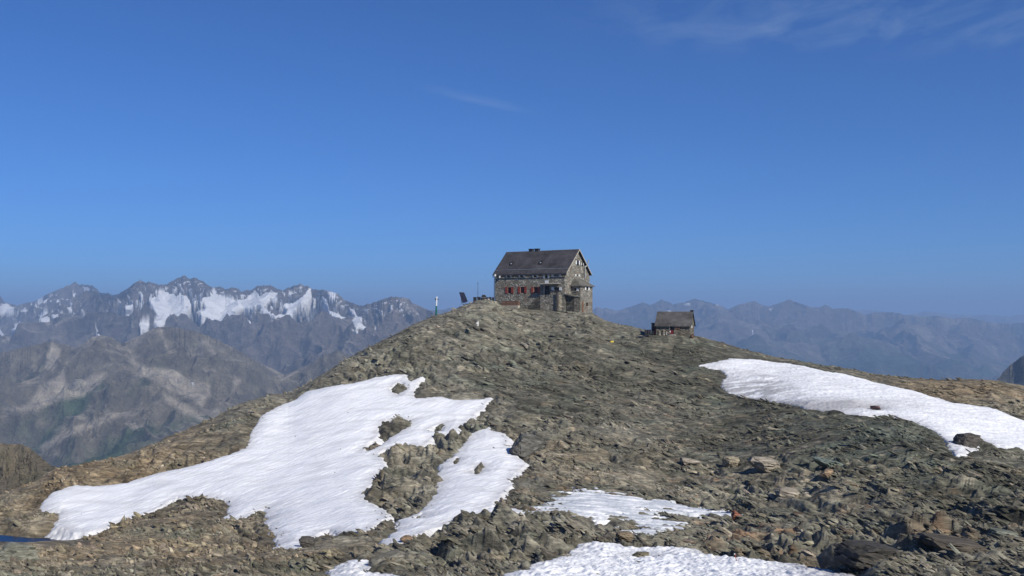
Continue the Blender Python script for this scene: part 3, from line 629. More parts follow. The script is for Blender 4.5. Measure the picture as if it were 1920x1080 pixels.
LB = [(-300,560,13000),(-150,575,13000),(-60,560,13000),(0,553,13000),(7,566,13000),(20,569,13000),(40,572,13000),(74,566,13000),(100,549,13000),(120,538,13000),(141,528,13000),(148,532,13000),(174,535,12500),(189,548,12000),(218,552,11000),(230,546,10500),(248,534,10000),(263,524,10000),(270,533,10000),(278,527,10000),(293,532,10000),(311,533,10000),(326,524,10000),(344,516,10000),(355,521,10000),(370,521,9800),(381,527,9800),(398,540,9800),(411,536,9800),(422,541,9800),(437,538,9800),(452,545,9800),(470,543,9800),(485,535,9800),(507,534,9800),(530,545,9800),(541,538,9800),(563,532,9600),(578,536,9500),(585,541,9500),(607,543,9200),(630,548,9000),(648,563,9000),(678,573,8800),(693,569,8600),(718,560,8500),(733,556,8500),(752,556,8500),(767,560,8500),(774,569,8500),(785,584,8500),(793,598,8500),(830,640,8500),(900,700,8500)]
GL = [
 [(300,546),(316,547),(330,552),(350,551),(357,566),(350,580),(345,590),(330,592),(315,590),(297,590),(290,575),(281,556),(296,552)],
 [(232,585),(255,587),(280,590),(300,588),(345,592),(352,600),(340,603),(320,604),(300,610),(286,603),(262,594),(240,590)],
 [(262,606),(280,608),(275,614),(264,613)],
 [(380,556),(395,553),(410,553),(420,558),(440,565),(455,560),(480,566),(478,573),(450,576),(435,583),(450,590),(470,600),(480,612),(465,618),(440,612),(420,606),(405,620),(392,610),(400,596),(378,585),(373,579),(388,574)],
 [(455,562),(478,545),(486,555),(500,547),(530,549),(515,560),(495,565),(490,580),(505,588),(535,585),(540,575),(530,570),(555,562),(582,541),(583,556),(560,566),(545,590),(525,590),(510,584),(485,568),(470,572)],
 [(398,541),(402,541),(406,552),(401,553)],[(470,560),(476,545),(484,548),(480,560)],[(615,546),(630,550),(626,558),(618,556)],[(605,555),(612,560),(616,572),(610,566)],
 [(616,578),(632,585),(650,595),(640,597),(622,590)],[(656,577),(664,580),(668,592),(678,595),(676,602),(690,612),(704,616),(706,620),(690,617),(672,613),(656,610),(664,600),(668,596)],[(660,616),(676,620),(670,622)],
 [(70,555),(92,558),(88,566),(70,568)],[(108,562),(118,570),(137,578),(132,582),(108,572)],[(130,538),(136,540),(134,546),(129,543)],[(158,540),(167,540),(166,545),(158,545)],[(162,558),(170,559),(167,564),(161,563)],
 [(0,572),(12,570),(26,578),(24,583),(0,584)],[(74,594),(92,592),(94,598),(80,600)],[(98,589),(108,590),(107,594),(99,593)],[(22,608),(36,606),(40,612),(34,626),(28,625),(30,614),(22,612)],[(0,622),(10,628),(12,632),(0,632)],
 [(234,566),(250,564),(246,576),(236,578)],[(40,580),(50,581),(48,584),(40,584)],[(506,594),(510,600),(509,604)],
 [(180,620),(190,626),(187,632)],[(130,600),(136,600),(134,604)],[(148,597),(154,598),(150,601)],
]
mountain('mountain_range', LB, 10000, [
  [(263,10000,350),(240,8800,120),(215,7600,-120)],
  [(370,9800,340),(372,9000,130),(392,8000,-230),(440,7300,-420)],
  [(563,9600,290),(575,8700,60),(600,7700,-230),(610,7000,-400)],
  [(485,9800,260),(510,8800,0),(520,7800,-260)],
  [(752,8500,150),(735,7800,-30),(700,7000,-250)],
  [(141,13000,420),(130,11500,150),(110,10000,-150)]],
  3000, 6000, -1000, BROWN, GL, 'jagged glaciated mountain range on the left horizon', nuu=1000, ndd=700, slope=.55, rugged=1.0, seed=3, green=.12, nsp=20, high=(560, 612), relk=.75, wl=1.2)
SCR = [[(237,665),(267,687),(304,691),(333,698),(359,717),(393,724),(393,739),(378,761),(356,747),(326,739),(296,721),(267,702)],
 [(304,736),(340,752),(375,775),(395,790),(380,795),(340,775),(310,755)],
 [(74,721),(96,710),(122,687),(130,717),(170,702),(200,699),(185,724),(156,743),(111,754),(67,769),(22,773),(7,769),(56,754),(70,739)],
 [(74,836),(96,824),(156,795),(222,776),(207,791),(159,806),(122,821),(81,847)],
 [(96,639),(115,655),(100,700),(85,690)],[(133,665),(137,668),(102,724),(98,720)],[(440,706),(452,712),(436,740),(430,745),(437,722)],[(296,618),(302,620),(318,655),(313,657)]]
LM = [(-400,680),(-200,668),(-60,664),(0,661),(40,652),(74,644),(98,639),(120,645),(141,652),(174,631),(190,628),(207,631),(230,645),(255,634),(281,620),(296,612),(315,612),(333,613),(350,618),(370,621),(407,636),(444,655),(480,676),(520,700),(560,712),(600,668),(633,656),(660,668),(720,700),(800,760)]
mountain('mountain', LM, 5200, [[(98,5200,-130),(75,4500,-330),(40,3700,-560)],[(190,5200,-105),(200,4500,-250),(255,3700,-520),(240,3100,-690)],[(296,5200,-60),(330,4500,-230),(300,3900,-390),(215,3300,-600)],[(370,5200,-85),(430,4500,-290),(450,3800,-480),(420,3200,-650)],[(633,5200,-180),(600,4500,-370),(560,3800,-520)]],
  1800, 2300, -1050, ((0.155, 0.138, 0.105), (0.060, 0.092, 0.046), (0.31, 0.275, 0.225)), [[(357,715),(364,716),(361,719)]], 'bare brown and green massif below the glaciated range at left', nuu=900, ndd=560, slope=.6, rugged=.95, seed=8, green=.8, nsp=12, screes=SCR, relk=.62, wl=1.3)
LN = [(-600,800,520),(-300,815,520),(-60,826,520),(0,830,520),(20,833,520),(40,832,520),(53,838,520),(67,848,520),(90,868,520),(110,880,520),(150,920,520),(220,980,520)]
mountain('hillside', LN, 520, [], 300, 300, -600, ((0.22, 0.19, 0.14), (0.14, 0.145, 0.08), (0.29, 0.24, 0.17)), (), 'brown grassy spur at the left edge below the distant massif', nuu=300, ndd=160, slope=.55, rugged=.8, seed=12, green=.5, auto=False)
RB = [(780,600),(793,588),(807,581),(826,581),(850,577),(880,584),(930,580),(1000,578),(1060,582),(1100,582),(1112,580),(1120,574),(1130,579),(1135,576),(1151,582),(1178,582),(1195,572),(1205,566),(1216,574),(1241,561),(1262,570),(1278,567),(1303,560),(1328,566),(1349,572),(1366,580),(1387,570),(1412,564),(1432,572),(1445,576),(1462,569),(1480,560),(1499,572),(1520,576),(1537,576),(1547,571),(1562,578),(1591,578),(1620,589),(1645,585),(1674,585),(1703,591),(1737,593),(1753,591),(1787,597),(1807,595),(1828,598),(1849,603),(1891,607),(1920,605),(2000,610),(2200,600),(2500,615)]
RS = [[(1248,585),(1252,579),(1256,580),(1257,577),(1262,586)],[(1283,569),(1293,567),(1294,568),(1284,570)],[(1343,571),(1347,571),(1347,573)],[(1442,577),(1449,575),(1447,578),(1444,580)],[(1409,614),(1413,615),(1411,616)]]
mountain('mountain_range', RB, 16000, [[(1303,16000,255),(1360,14000,-10),(1450,12000,-320),(1500,10500,-600)],[(1480,16000,245),(1540,14200,-40),(1620,12400,-350),(1680,10800,-620)],[(1645,16000,35),(1720,14000,-200),(1800,12000,-480)],[(1205,16000,200),(1230,14000,-60),(1260,12500,-300)],[(1387,16000,170),(1400,14800,0),(1440,13600,-200)]],
  4000, 9000, -1100, BLUE, RS, 'long hazy blue mountain range on the right horizon', nuu=1000, ndd=460, slope=.42, rugged=.6, seed=21, green=.75, nsp=16, relk=.7, wl=1.5, drift=.7)
RF = [(1100,600),(1300,592),(1500,588),(1580,586),(1620,580),(1660,585),(1700,590),(1735,583),(1760,586),(1800,590),(1850,590),(1890,593),(1920,589),(2000,592),(2300,590)]
mountain('mountain_range', RF, 30000, [], 4000, 24000, -1100, BLUE, (), 'faintest pale mountain range showing behind the blue range at right', nuu=420, ndd=120, slope=.3, rugged=.5, seed=31, green=.2, auto=True, nsp=8)
RN = [(1790,790,3600),(1850,735,3600),(1870,711,3600),(1885,692,3600),(1900,679,3600),(1920,666,3600),(1960,640,3600),(2050,600,3600),(2300,560,3600),(2600,600,3600)]
mountain('mountain_spur', RN, 3600, [], 1200, 2000, -1100, ((0.08, 0.075, 0.065), (0.06, 0.065, 0.04), (0.14, 0.125, 0.10)), (), 'dark near mountain spur cut by the right edge of the photo', nuu=320, ndd=160, slope=.8, rugged=.8, seed=41, green=.6, auto=False)
# valley floor to the horizon
nx = 120; gx = np.linspace(-60000, 60000, nx); gy = np.linspace(-8000, 60000, nx); GX, GY = np.meshgrid(gx, gy, indexing='ij')
GZ = -1150+fbm(GX/5000, GY/5000, 4, 501)*60
vc = lerp(np.broadcast_to(np.array([0.07, 0.085, 0.05]), GX.shape+(3,)), np.array([0.17, 0.16, 0.12]), np.clip(fbm(GX/3000, GY/3000, 3, 511)+.3, 0, 1))
o = np_mesh('valley_floor', np.stack([GX, GY, GZ], -1).reshape(-1, 3), grid_faces(nx, nx), MMOUNT, np.concatenate([vc, np.zeros(GX.shape+(1,))], -1).reshape(-1, 4), smooth=True); tag(o, kind='structure')

# ------------------------------------------------------------------ the large stone hut
AL = R_(33); HC = ((1059-CX)/F*230, 230.0)        # the corner between long front and gable
def fpx(px):     # local x on the long front (y = 0) seen at photo column px
    k = (px-CX)/F; return (k*HC[1]-HC[0])/(math.cos(AL)+k*math.sin(AL))
def lpx(px, yl): # local x at depth yl seen at photo column px
    k = (px-CX)/F; return (k*(HC[1]+yl*math.cos(AL))-HC[0]-yl*math.sin(AL))/(math.cos(AL)+k*math.sin(AL))
def fY(xl, yl=0): return HC[1]-xl*math.sin(AL)+yl*math.cos(AL)
def gpx(px, xl=0):   # local y on a wall parallel to the gable at local x = xl
    k = (px-CX)/F; bx_, by_ = HC[0]+xl*math.cos(AL), HC[1]-xl*math.sin(AL)
    return (k*by_-bx_)/(math.sin(AL)-k*math.cos(AL))
def pz(py, xl, yl=0): return (HZ-py)/F*fY(xl, yl)
hut = empty('mountain_hut', (HC[0], HC[1], 0), -AL, label='large three-storey stone mountain hut with dark shingle roof on the summit', cat='hut')
XL = fpx(928); WD = gpx(1105.5); Z0 = -1.5; ZE = pz(513, 0)
def panel(mb, axis, c, a0, a1, z0, z1, holes, depth=0.28):
    """wall sheet on plane axis=c with openings (a0,a1,z0,z1) and reveals going inwards by depth (sign included)"""
    As = sorted({a0, a1, *[h[0] for h in holes], *[h[1] for h in holes]}); Zs_ = sorted({z0, z1, *[h[2] for h in holes], *[h[3] for h in holes]})
    P = (lambda a, z, o=0: (a, c+o, z)) if axis == 'y' else (lambda a, z, o=0: (c+o, a, z))
    for p, q_ in zip(As[:-1], As[1:]):
        for r, s in zip(Zs_[:-1], Zs_[1:]):
            if any(h[0] <= p+1e-6 and q_ <= h[1]+1e-6 and h[2] <= r+1e-6 and s <= h[3]+1e-6 for h in holes): continue
            mb.add([P(p, r), P(q_, r), P(q_, s), P(p, s)], [(0, 1, 2, 3)])
    for h in holes:
        o = [P(h[0], h[2]), P(h[1], h[2]), P(h[1], h[3]), P(h[0], h[3])]; i = [P(h[0], h[2], depth), P(h[1], h[2], depth), P(h[1], h[3], depth), P(h[0], h[3], depth)]
        mb.add(o+i, [(k, (k+1) % 4, 4+(k+1) % 4, 4+k) for k in range(4)])
def opening(parent, axis, c, h, frame=MWHITE, shut=None, sill=None, inward=0.2, name='window', panes=2, sw=None, shl=True, shr=True, labels=None):
    a0, a1, z0, z1 = h; s = 1 if inward > 0 else -1
    def bx(mb, p, q_, d0, d1, r, t):
        d0, d1 = c+s*d0, c+s*d1; d0, d1 = min(d0, d1), max(d0, d1)
        return mb.box(p, q_, d0, d1, r, t) if axis == 'y' else mb.box(d0, d1, p, q_, r, t)
    fr_ = MB(); th = 0.07; g_ = 0.003
    bx(fr_, a0+g_, a1-g_, .12, .2, z0+g_, z0+th); bx(fr_, a0+g_, a1-g_, .12, .2, z1-th, z1-g_); bx(fr_, a0+g_, a0+th, .122, .198, z0+th, z1-th); bx(fr_, a1-th, a1-g_, .122, .198, z0+th, z1-th)
    for k in range(1, panes): m_ = a0+(a1-a0)*k/panes; bx(fr_, m_-.03, m_+.03, .124, .196, z0+th, z1-th)
    w_ = fr_.build(name, frame, parent)
    bx(MB(), a0+g_, a1-g_, .21, .25, z0+g_, z1-g_).build('pane', MGLASS, w_)
    if sill: bx(MB(), a0-.12, a1+.12, -.16, .1, z0-.12, z0-.01).build('sill', sill, w_)
    if shut:
        wd = sw or (a1-a0)/2
        for side, on in ((0, shl), (1, shr)):
            if not on: continue
            p = a0-wd-.03 if side == 0 else a1+.03
            mb = MB(); bx(mb, p, p+wd, -.09, -.03, z0-.03, z1+.03); bx(mb, p+.05, p+wd-.05, -.115, -.092, z0+.05, z0+.15); bx(mb, p+.05, p+wd-.05, -.115, -.092, z1-.15, z1-.05)
            mb.build('shutter', shut, w_)
    return w_
def fh(p0, p1, y0, y1):
    a, b = fpx(p0), fpx(p1); xm = (a+b)/2; return (a, b, pz(y1, xm), pz(y0, xm))
up = [fh(951, 956.5, 514.6, 520), fh(975.5, 981, 514.4, 520), fh(1000.8, 1006.3, 514.2, 520), fh(1021.8, 1027, 514.2, 521.5), fh(1038, 1047.5, 514.2, 518.5)]
red = [fh(952, 958.5, 538.5, 550), fh(975.5, 983, 538, 549.5), fh(1000.5, 1008, 538, 549.5)]
door = fh(1021.5, 1030.5, 536, 552.5); dwin = fh(1039, 1048.5, 538.5, 544.5); lowin = fh(1041.5, 1047, 563, 567)
up = [(a, b, c, min(d, ZE-0.2)) for a, b, c, d in up]
fw = MB(); panel(fw, 'y', 0, XL, 0, Z0, ZE, up+red+[door, dwin, lowin], 0.28)
gy_ = lambda p0, p1, y0, y1, xl=0: (gpx(p0, xl), gpx(p1, xl), pz(y1, xl, (gpx(p0, xl)+gpx(p1, xl))/2), pz(y0, xl, (gpx(p0, xl)+gpx(p1, xl))/2))
gw = gy_(1080.5, 1084.5, 512.5, 517.5); gat = gy_(1081.5, 1084.5, 489, 495.5); gat2 = gy_(1091, 1092.5, 493, 497)
ZR = ZE+5.65
gw = (gw[0], gw[1], gw[2], min(gw[3], ZE-.02))
panel(fw, 'x', 0, 0, WD, Z0, ZE, [gw], -0.28)
fw.add([(0, 0, ZE), (0, WD, ZE), (0, WD/2, ZR)], [(0, 1, 2)])
fw.add([(XL, 0, ZE), (XL, WD, ZE), (XL, WD/2, ZR), (XL, 0, Z0), (XL, WD, Z0)], [(0, 2, 1), (0, 1, 4, 3)]); fw.add([(XL, WD, Z0), (0, WD, Z0), (0, WD, ZE), (XL, WD, ZE)], [(0, 3, 2, 1)])
fw.build('wall', MSTONE, hut)
for k, h in enumerate(up):
    opening(hut, 'y', 0, h, frame=MDARK if k < 4 else MWHITE, shut=MWHITE, sill=MPALE if k != 3 else None, sw=0.42 if k < 4 else 0.55)
for k, h in enumerate(red):
    opening(hut, 'y', 0, h, frame=MRED if k else MREDD, shut=MRED, sill=None, sw=0.62, panes=2)
opening(hut, 'y', 0, dwin, frame=MDARK, shut=MWHITE, sill=MDARK, sw=0.62, panes=3)
opening(hut, 'y', 0, lowin, frame=MDARK, shut=MWHITE, sill=MDARK, sw=0.4)
opening(hut, 'x', 0, gw, frame=MDARK, shut=MWHITE, sill=MPALE, inward=-1, sw=0.62)
# attic windows sit in small masonry surrounds set proud of the gable
for h, sw_ in ((gat, .5), (gat2, .25)):
    y0, y1, z0, z1 = h
    s_ = MB().box(.003, .10, y0-.1, y0, z0-.1, z1+.1).box(.003, .10, y1, y1+.1, z0-.1, z1+.1).box(.003, .097, y0, y1, z1, z1+.1).box(.003, .16, y0-.15, y1+.15, z0-.22, z0-.1).build('window', MDARK, hut)
    MB().box(.02, .05, y0, y1, z0-.1, z1).build('pane', MGLASS, s_)
    for a, b in ((y0-.12-sw_, y0-.12), (y1+.12, y1+.12+sw_)):
        MB().box(.02, .08, a, b, z0-.05, z1+.05).build('shutter', MWHITE, s_)
d_ = MB().box(door[0]+.003, door[1]-.003, .2, .26, door[2]+.003, door[3]-.003).build('door', MDARK, hut)  # near-black leaf colour stands in for the dark interior of the doorway
MB().box(door[0]+.35, door[0]+.41, .14, .19, door[2]+1, door[2]+1.15).build('handle', MZINC, d_)
MB().box(door[0]-.28, door[0]-.01, -.1, -.003, door[2], door[3]+.1).box(door[0]-.28, door[1]+.1, -.098, -.003, door[3]+.1, door[3]+.28).build('door_frame', MGREY, d_)
# roof: steep shingle planes with a flared lower course
OV = 0.16; ge = 0.55
def roofprof():
    k = (ZR-ZE)/(WD/2); ye = 1.15; zf = ZE+0.12+k*ye+.12
    return [(-OV, ZE+.16), (ye-.2, zf-.1), (WD/2, ZR+.28)], k
pr, kk = roofprof()
rb = MB()
for mir in (0, 1):
    pts = [(p[0] if not mir else WD-p[0], p[1]) for p in pr]
    for (ya, za), (yb, zb) in zip(pts[:-1], pts[1:]):
        x0, x1 = XL-ge, ge
        top = [(x0, ya, za), (x1, ya, za), (x1, yb, zb), (x0, yb, zb)]; bot = [(x, y, z-.22) for x, y, z in top]
        f = [(0, 1, 2, 3), (7, 6, 5, 4), (0, 4, 5, 1), (1, 5, 6, 2), (3, 7, 4, 0)]
        rb.add(top+bot, f if not mir else [tuple(reversed(q_)) for q_ in f])
roof = rb.build('roof', MROOF, hut, uv=True)
kn = pr[1]
MB().box(XL-ge, ge, kn[0]-.09, kn[0]+.03, kn[1]+.0, kn[1]+.09).build('course_strip', MZINC, roof)
MB().box(XL-ge-.01, ge+.01, WD/2-.14, WD/2+.14, ZR+.24, ZR+.34).build('ridge_cap', MZINC, roof)
for xg in (ge+.003, XL-ge-.083):
    bb = MB()
    for mir in (0, 1):
        pts = [(p[0] if not mir else WD-p[0], p[1]) for p in pr]
        for (ya, za), (yb, zb) in zip(pts[:-1], pts[1:]): bb.prism([(xg, ya, za+.02), (xg, yb, zb+.02), (xg, yb, zb-.26), (xg, ya, za-.26)], (.08, 0, 0))
    bb.build('bargeboard', MPALE if xg > 0 else MDARK, roof)
gt = MB().tube((XL-ge, -OV-.06, ZE-.36), (ge, -OV-.06, ZE-.36), .09).build('gutter', MDARK, roof)
for px in (996.5, 1007.5):
    yc = WD/2+.3; xc = lpx(px, yc)
    ch = MB().box(xc-.5, xc+.5, yc-.45, yc+.45, ZR-1, ZR+.75).build('chimney', MDARK, roof)
    MB().box(xc-.58, xc+.58, yc-.53, yc+.53, ZR+.75, ZR+.87).build('chimney_cap', MDARK, ch)
for px in (960, 1015):
    yl = 2.7; xc = lpx(px, yl); zc_ = kn[1]+(yl-kn[0])*kk*0.97
    s_ = MB(); s_.prism([(xc-.45, yl-.4, zc_-.38), (xc+.45, yl-.4, zc_-.38), (xc+.45, yl+.3, zc_+.42), (xc-.45, yl+.3, zc_+.42)], (0, -.18, .17))
    sk = s_.build('skylight', MDARK, roof)
    MB().prism([(xc-.15, yl-.5, zc_-.15), (xc+.2, yl-.5, zc_-.15), (xc+.2, yl-.25, zc_+.1), (xc-.15, yl-.25, zc_+.1)], (0, -.05, .05)).build('pane', MZINC, sk)
MB().tube((XL-.1, -.14, ZE-.5), (XL-.1, -.14, 2.5), .08).build('downpipe', MDARK, hut)
# gable flue pipe
yp = gpx(1095); yp2 = gpx(1099)
MB().tube((.3, yp, pz(521.5, 0, yp)), (.3, yp, pz(501, 0, yp)), .12).tube((.3, yp, pz(501, 0, yp)), (.5, yp2-.3, pz(497, 0, yp2)), .12).tube((.5, yp2-.3, pz(497.3, 0, yp2)), (.75, yp2, pz(487, 0, yp2)), .13).build('flue_pipe', MZINC, hut)
# annex tower on the gable
AP = 2.5; ya0 = 2.9; ya1 = gpx(1111, AP); za = pz(535.5, AP, (ya0+ya1)/2)
aw = MB()
w_t = gy_(1098.8, 1102.8, 538, 544, AP); w_b = gy_(1099, 1103, 567.5, 574.5, AP); w_d = gy_(1090.8, 1093.8, 566, 583, AP)
def sx_(px): # local x on annex side wall y = ya0
    k = (px-CX)/F; b0 = (HC[0]+ya0*math.sin(AL), HC[1]+ya0*math.cos(AL)); return (k*b0[1]-b0[0])/(math.cos(AL)+k*math.sin(AL))
w_s = (sx_(1077), sx_(1081), pz(545.5, 1, ya0), pz(540.5, 1, ya0))
panel(aw, 'x', AP, ya0, ya1, Z0, za, [w_t, w_b], -0.25); panel(aw, 'y', ya0, 0.003, AP, Z0, za, [w_s], 0.25)
aw.add([(0.003, ya1, Z0), (AP, ya1, Z0), (AP, ya1, za), (0.003, ya1, za)], [(0, 3, 2, 1)])
an = aw.build('annex', MSTONE, hut)
opening(an, 'x', AP, w_t, frame=MDARK, shut=MWHITE, sill=MPALE, inward=-1, sw=.55); opening(an, 'x', AP, w_b, frame=MWOOD, sill=MPALE, inward=-1, shut=None)
opening(an, 'y', ya0, w_s, frame=MDARK, shut=MWHITE, sill=MPALE, inward=1, sw=.5, shl=False)
MB().box(AP+.003, AP+.06, w_d[0], w_d[1], Z0, w_d[3]).build('cellar_door', MWOOD, an)
o_ = .4; zt = pz(521, 0, 5.2)
MB().add([(0.01, ya0-o_, za-.05), (AP+o_, ya0-o_, za-.05), (AP+o_, ya1+o_, za-.05), (0.01, ya1+o_, za-.05), (0.01, ya0+1.5, zt), (0.01, ya1-1.7, zt),
          (0.01, ya0-o_, za-.22), (AP+o_, ya0-o_, za-.22), (AP+o_, ya1+o_, za-.22), (0.01, ya1+o_, za-.22)],
         [(0, 1, 4), (1, 2, 5, 4), (2, 3, 5), (0, 6, 7, 1), (1, 7, 8, 2), (2, 8, 9, 3), (6, 9, 8, 7)]).build('annex_roof', MROOF3, an, uv=True)
# low lean-to in the corner between gable and annex
zl0, zl1 = pz(552.5, .5, 0), pz(556.5, 2.5, 0)
lt = MB(); lx1 = 2.3
lt.add([(0.004, 0.3, Z0), (lx1, 0.3, Z0), (lx1, ya0-.003, Z0), (0.004, ya0-.003, Z0), (0.004, 0.3, zl0), (lx1, 0.3, zl1), (lx1, ya0-.003, zl1), (0.004, ya0-.003, zl0)], [(0, 1, 5, 4), (1, 2, 6, 5), (4, 5, 6, 7)])
lo = lt.build('lean_to', MSTONE2, hut)
MB().prism([(0.004, -.15, zl0+.004), (lx1+.35, -.15, zl1-.06), (lx1+.35, -.15, zl1+.14), (0.004, -.15, zl0+.2)], (0, ya0-.0+.14, 0)).build('lean_to_roof', MROOF3, lo, uv=True)
# door terrace with steps, canopy and post
tx0, tx1 = fpx(1018), fpx(1053); ztt = door[2]-.05
MB().box(tx0, tx1, -1.3, -.003, Z0, ztt).build('terrace', MSTONE, hut)
stp = MB()
for k in range(9): stp.box(tx0-.38*(k+1), tx0-.38*k-.003, -1.25, -.003, Z0, ztt-.28*(k+1))
stp.build('steps', MSTONE2, hut)
MB().prism([(fpx(1017), -1.2, door[3]+.35), (fpx(1051), -1.2, door[3]+.35), (fpx(1051), -.003, door[3]+.5), (fpx(1017), -.003, door[3]+.5)], (0, 0, .14)).build('canopy', MGREY, hut)
MB().box(fpx(1050.5)-.09, fpx(1050.5)+.09, -1.62, -1.44, Z0, pz(545, 0)).build('post', MDARK, hut)
rl = MB().box(fpx(1032), tx1, -1.52, -1.44, ztt+.95, ztt+1.03)
for px in (1032, 1037, 1042, 1047): rl.box(fpx(px)-.03, fpx(px)+.03, -1.5, -1.45, ztt-.1, ztt+.95)
rl.build('railing', MDARK, hut)
sg = fh(1021.8, 1028.5, 526, 530.8); MB().box(sg[0], sg[1], -.08, -.003, sg[2], sg[3]).build('sign_board', MWHITE, hut)['label'] = 'small white board above the entrance door'
for px, py in ((938, 519), (929.5, 516)):
    x = fpx(px); z = pz(py, x); MB().box(x-.16, x+.16, -.42, -.003, z-.3, z+.22).box(x-.07, x+.07, -.5, -.42, z-.3, z).build('lamp', MWHITE, hut, bevel=.05)

# timber stack leaning in front of the facade
def ymesh(px, d): return ((px-CX)/F*d, d)
def gz(px, d): return (HZ-F*0)*0+float(base(np.array([float(px)]), np.array([float(d)]))[0])
xa, xb = fpx(947), fpx(979)
def h2w(x, y): return (HC[0]+x*math.cos(AL)+y*math.sin(AL), HC[1]-x*math.sin(AL)+y*math.cos(AL))
zb = pz(574.5, (xa+xb)/2, -1.2)
wx_, wy_ = h2w((xa+xb)/2, -1.4)
be = empty('timber_stack', (wx_, wy_, zb), -AL, label='reddish timber stack on a pale base against the large hut wall', cat='timber stack')
hl = (xb-xa)/2
for k in range(5): MB().box(-hl+.1*(k % 2), hl-.12*((k+1) % 2), -.35+.04*k, .3, .25+k*.21, .42+k*.21).build('plank', MWOODR if k % 2 else MWOOD, be)
MB().box(-hl+.5, hl, -.5, .35, -.6, .22).build('base', MPALE, be)

# ------------------------------------------------------------------ the small hut
BE = R_(21); SC = ((1294-CX)/F*200, 200.0); zs0 = -(628-HZ)/F*200
sh = empty('stone_shed', (SC[0], SC[1], 0), -BE, label='small single-storey stone shed with weathered shingle roof on the right shoulder', cat='shed')
def spx(px): k = (px-CX)/F; return (k*SC[1]-SC[0])/(math.cos(BE)+k*math.sin(BE))
def spz(py, xl=0, yl=0): return (HZ-py)/F*(SC[1]-xl*math.sin(BE)+yl*math.cos(BE))
SL = spx(1230); SW = 4.3; se = spz(608, 0); sr = spz(584, 0, SW/2); dh = (spx(1254.5), spx(1263.5), spz(626.5, -4), spz(609, -4))
dh = (dh[0], dh[1], dh[2], min(dh[3], se-.1))
sw = MB(); panel(sw, 'y', 0, SL, 0, zs0-1.2, se, [dh], .3)
panel(sw, 'x', 0, 0, SW, zs0-1.2, se, [], -.3); sw.add([(0, 0, se), (0, SW, se), (0, SW/2, sr-.15)], [(0, 1, 2)])
sw.add([(SL, 0, zs0-1.2), (SL, SW, zs0-1.2), (SL, SW, se), (SL, SW/2, sr-.15), (SL, 0, se)], [(0, 4, 3, 2, 1)]); sw.add([(SL, SW, zs0-1.2), (0, SW, zs0-1.2), (0, SW, se), (SL, SW, se)], [(0, 3, 2, 1)])
sw.build('wall', mat_stone('shed_masonry', (0.11, 0.11, 0.09), (0.19, 0.18, 0.14), (0.28, 0.25, 0.19)), sh)
rb = MB(); k2 = (sr-se)/(SW/2)
for mir in (0, 1):
    pts = [(-.35, se-.35*k2+.1), (SW/2, sr)]
    if mir: pts = [(SW-a, b) for a, b in pts]
    (ya, za_), (yb, zb_) = pts; top = [(SL-.25, ya, za_), (.25, ya, za_), (.25, yb, zb_), (SL-.25, yb, zb_)]; bot = [(x, y, z-.16) for x, y, z in top]
    f = [(0, 1, 2, 3), (7, 6, 5, 4), (0, 4, 5, 1), (1, 5, 6, 2), (3, 7, 4, 0)]; rb.add(top+bot, f if not mir else [tuple(reversed(q_)) for q_ in f])
r2 = rb.build('roof', MROOF2, sh, uv=True)
MB().box(-.35, .28, SW/2-.12, SW/2+.12, sr-.02, sr+.3).build('ridge_post', MDARK, r2)
dd_ = MB().box(dh[0]+.003, dh[1]-.003, .06, .12, dh[2], (dh[2]+dh[3])/2-.1).build('door', MREDD, sh); MB().box(dh[0]+.1, dh[0]+.32, .02, .055, dh[2]+.35, dh[2]+.7).build('notice', MWHITE, dd_)
MB().box(dh[0]+.004, dh[1]-.004, .27, .31, (dh[2]+dh[3])/2-.1, dh[3]-.003).build('dark_interior', MGLASS, sh)  # near-black sheet painted in place of the unlit space behind the opening
MB().box(dh[0]+.02, dh[0]+.2, -.06, .05, (dh[2]+dh[3])/2, dh[3]).build('door_jamb', MPALE, sh)
MB().box(spx(1265), spx(1274.5), -.1, -.003, spz(617, -2.5), se-.12).build('shutter', MWOODR, sh)
MB().box(spx(1252), spx(1267), -.8, -.003, zs0-.6, dh[2]-.01).build('doorstep', MGREY, sh)
yy = 1.6; MB().box(.003, .08, yy-.3, yy+.3, spz(615, 0, yy), spz(610.5, 0, yy)).build('window', MWHITE, sh)
ln = MB(); zl = spz(605.5, -7); ln.box(SL-1.0, SL-.003, .25, SW-.5, zs0-1, zl-.1).build('side_closet', MDARK, sh)
MB().box(SL-.25, SL-.02, .13, .247, zs0-.6, zl-.2).build('closet_door', MREDD, sh); MB().box(SL-1.15, SL-.28, .0, SW-.3, zl-.09, zl+.02).build('closet_roof', MDARK, sh)
# bits around the shed
def wp(px, py, d): return ((px-CX)/F*d, d, (HZ-py)/F*d)
def lump(name, px, py0, py1, wpx, d, dep, mat, label, cat, tiers=3, seed=1):
    r = random.Random(seed); x, y, z = wp(px, py1, d); s = d/F; W = wpx*s/2; H = (py1-py0)*s; e = empty(name, (x, y, z), 0, label=label, cat=cat)
    for k in range(tiers):
        for j in range(3): MB().box(-W+j*2*W/3+r.uniform(0, .1), -W+(j+1)*2*W/3-r.uniform(.02, .1), -dep/2+r.uniform(0, .2), dep/2, H*k/tiers-(0.5 if k == 0 else 0), H*(k+1)/tiers-.02-(r.uniform(0, .3*H/tiers) if k == tiers-1 else 0)).build('log' if 'wood' in name else 'crate', mat, e)
    return e
lump('wood_pile', 1215, 617.5, 623, 12, 201, 1.2, MDARK, 'low dark wood pile at the left end of the small shed', 'wood pile', 2, 3)
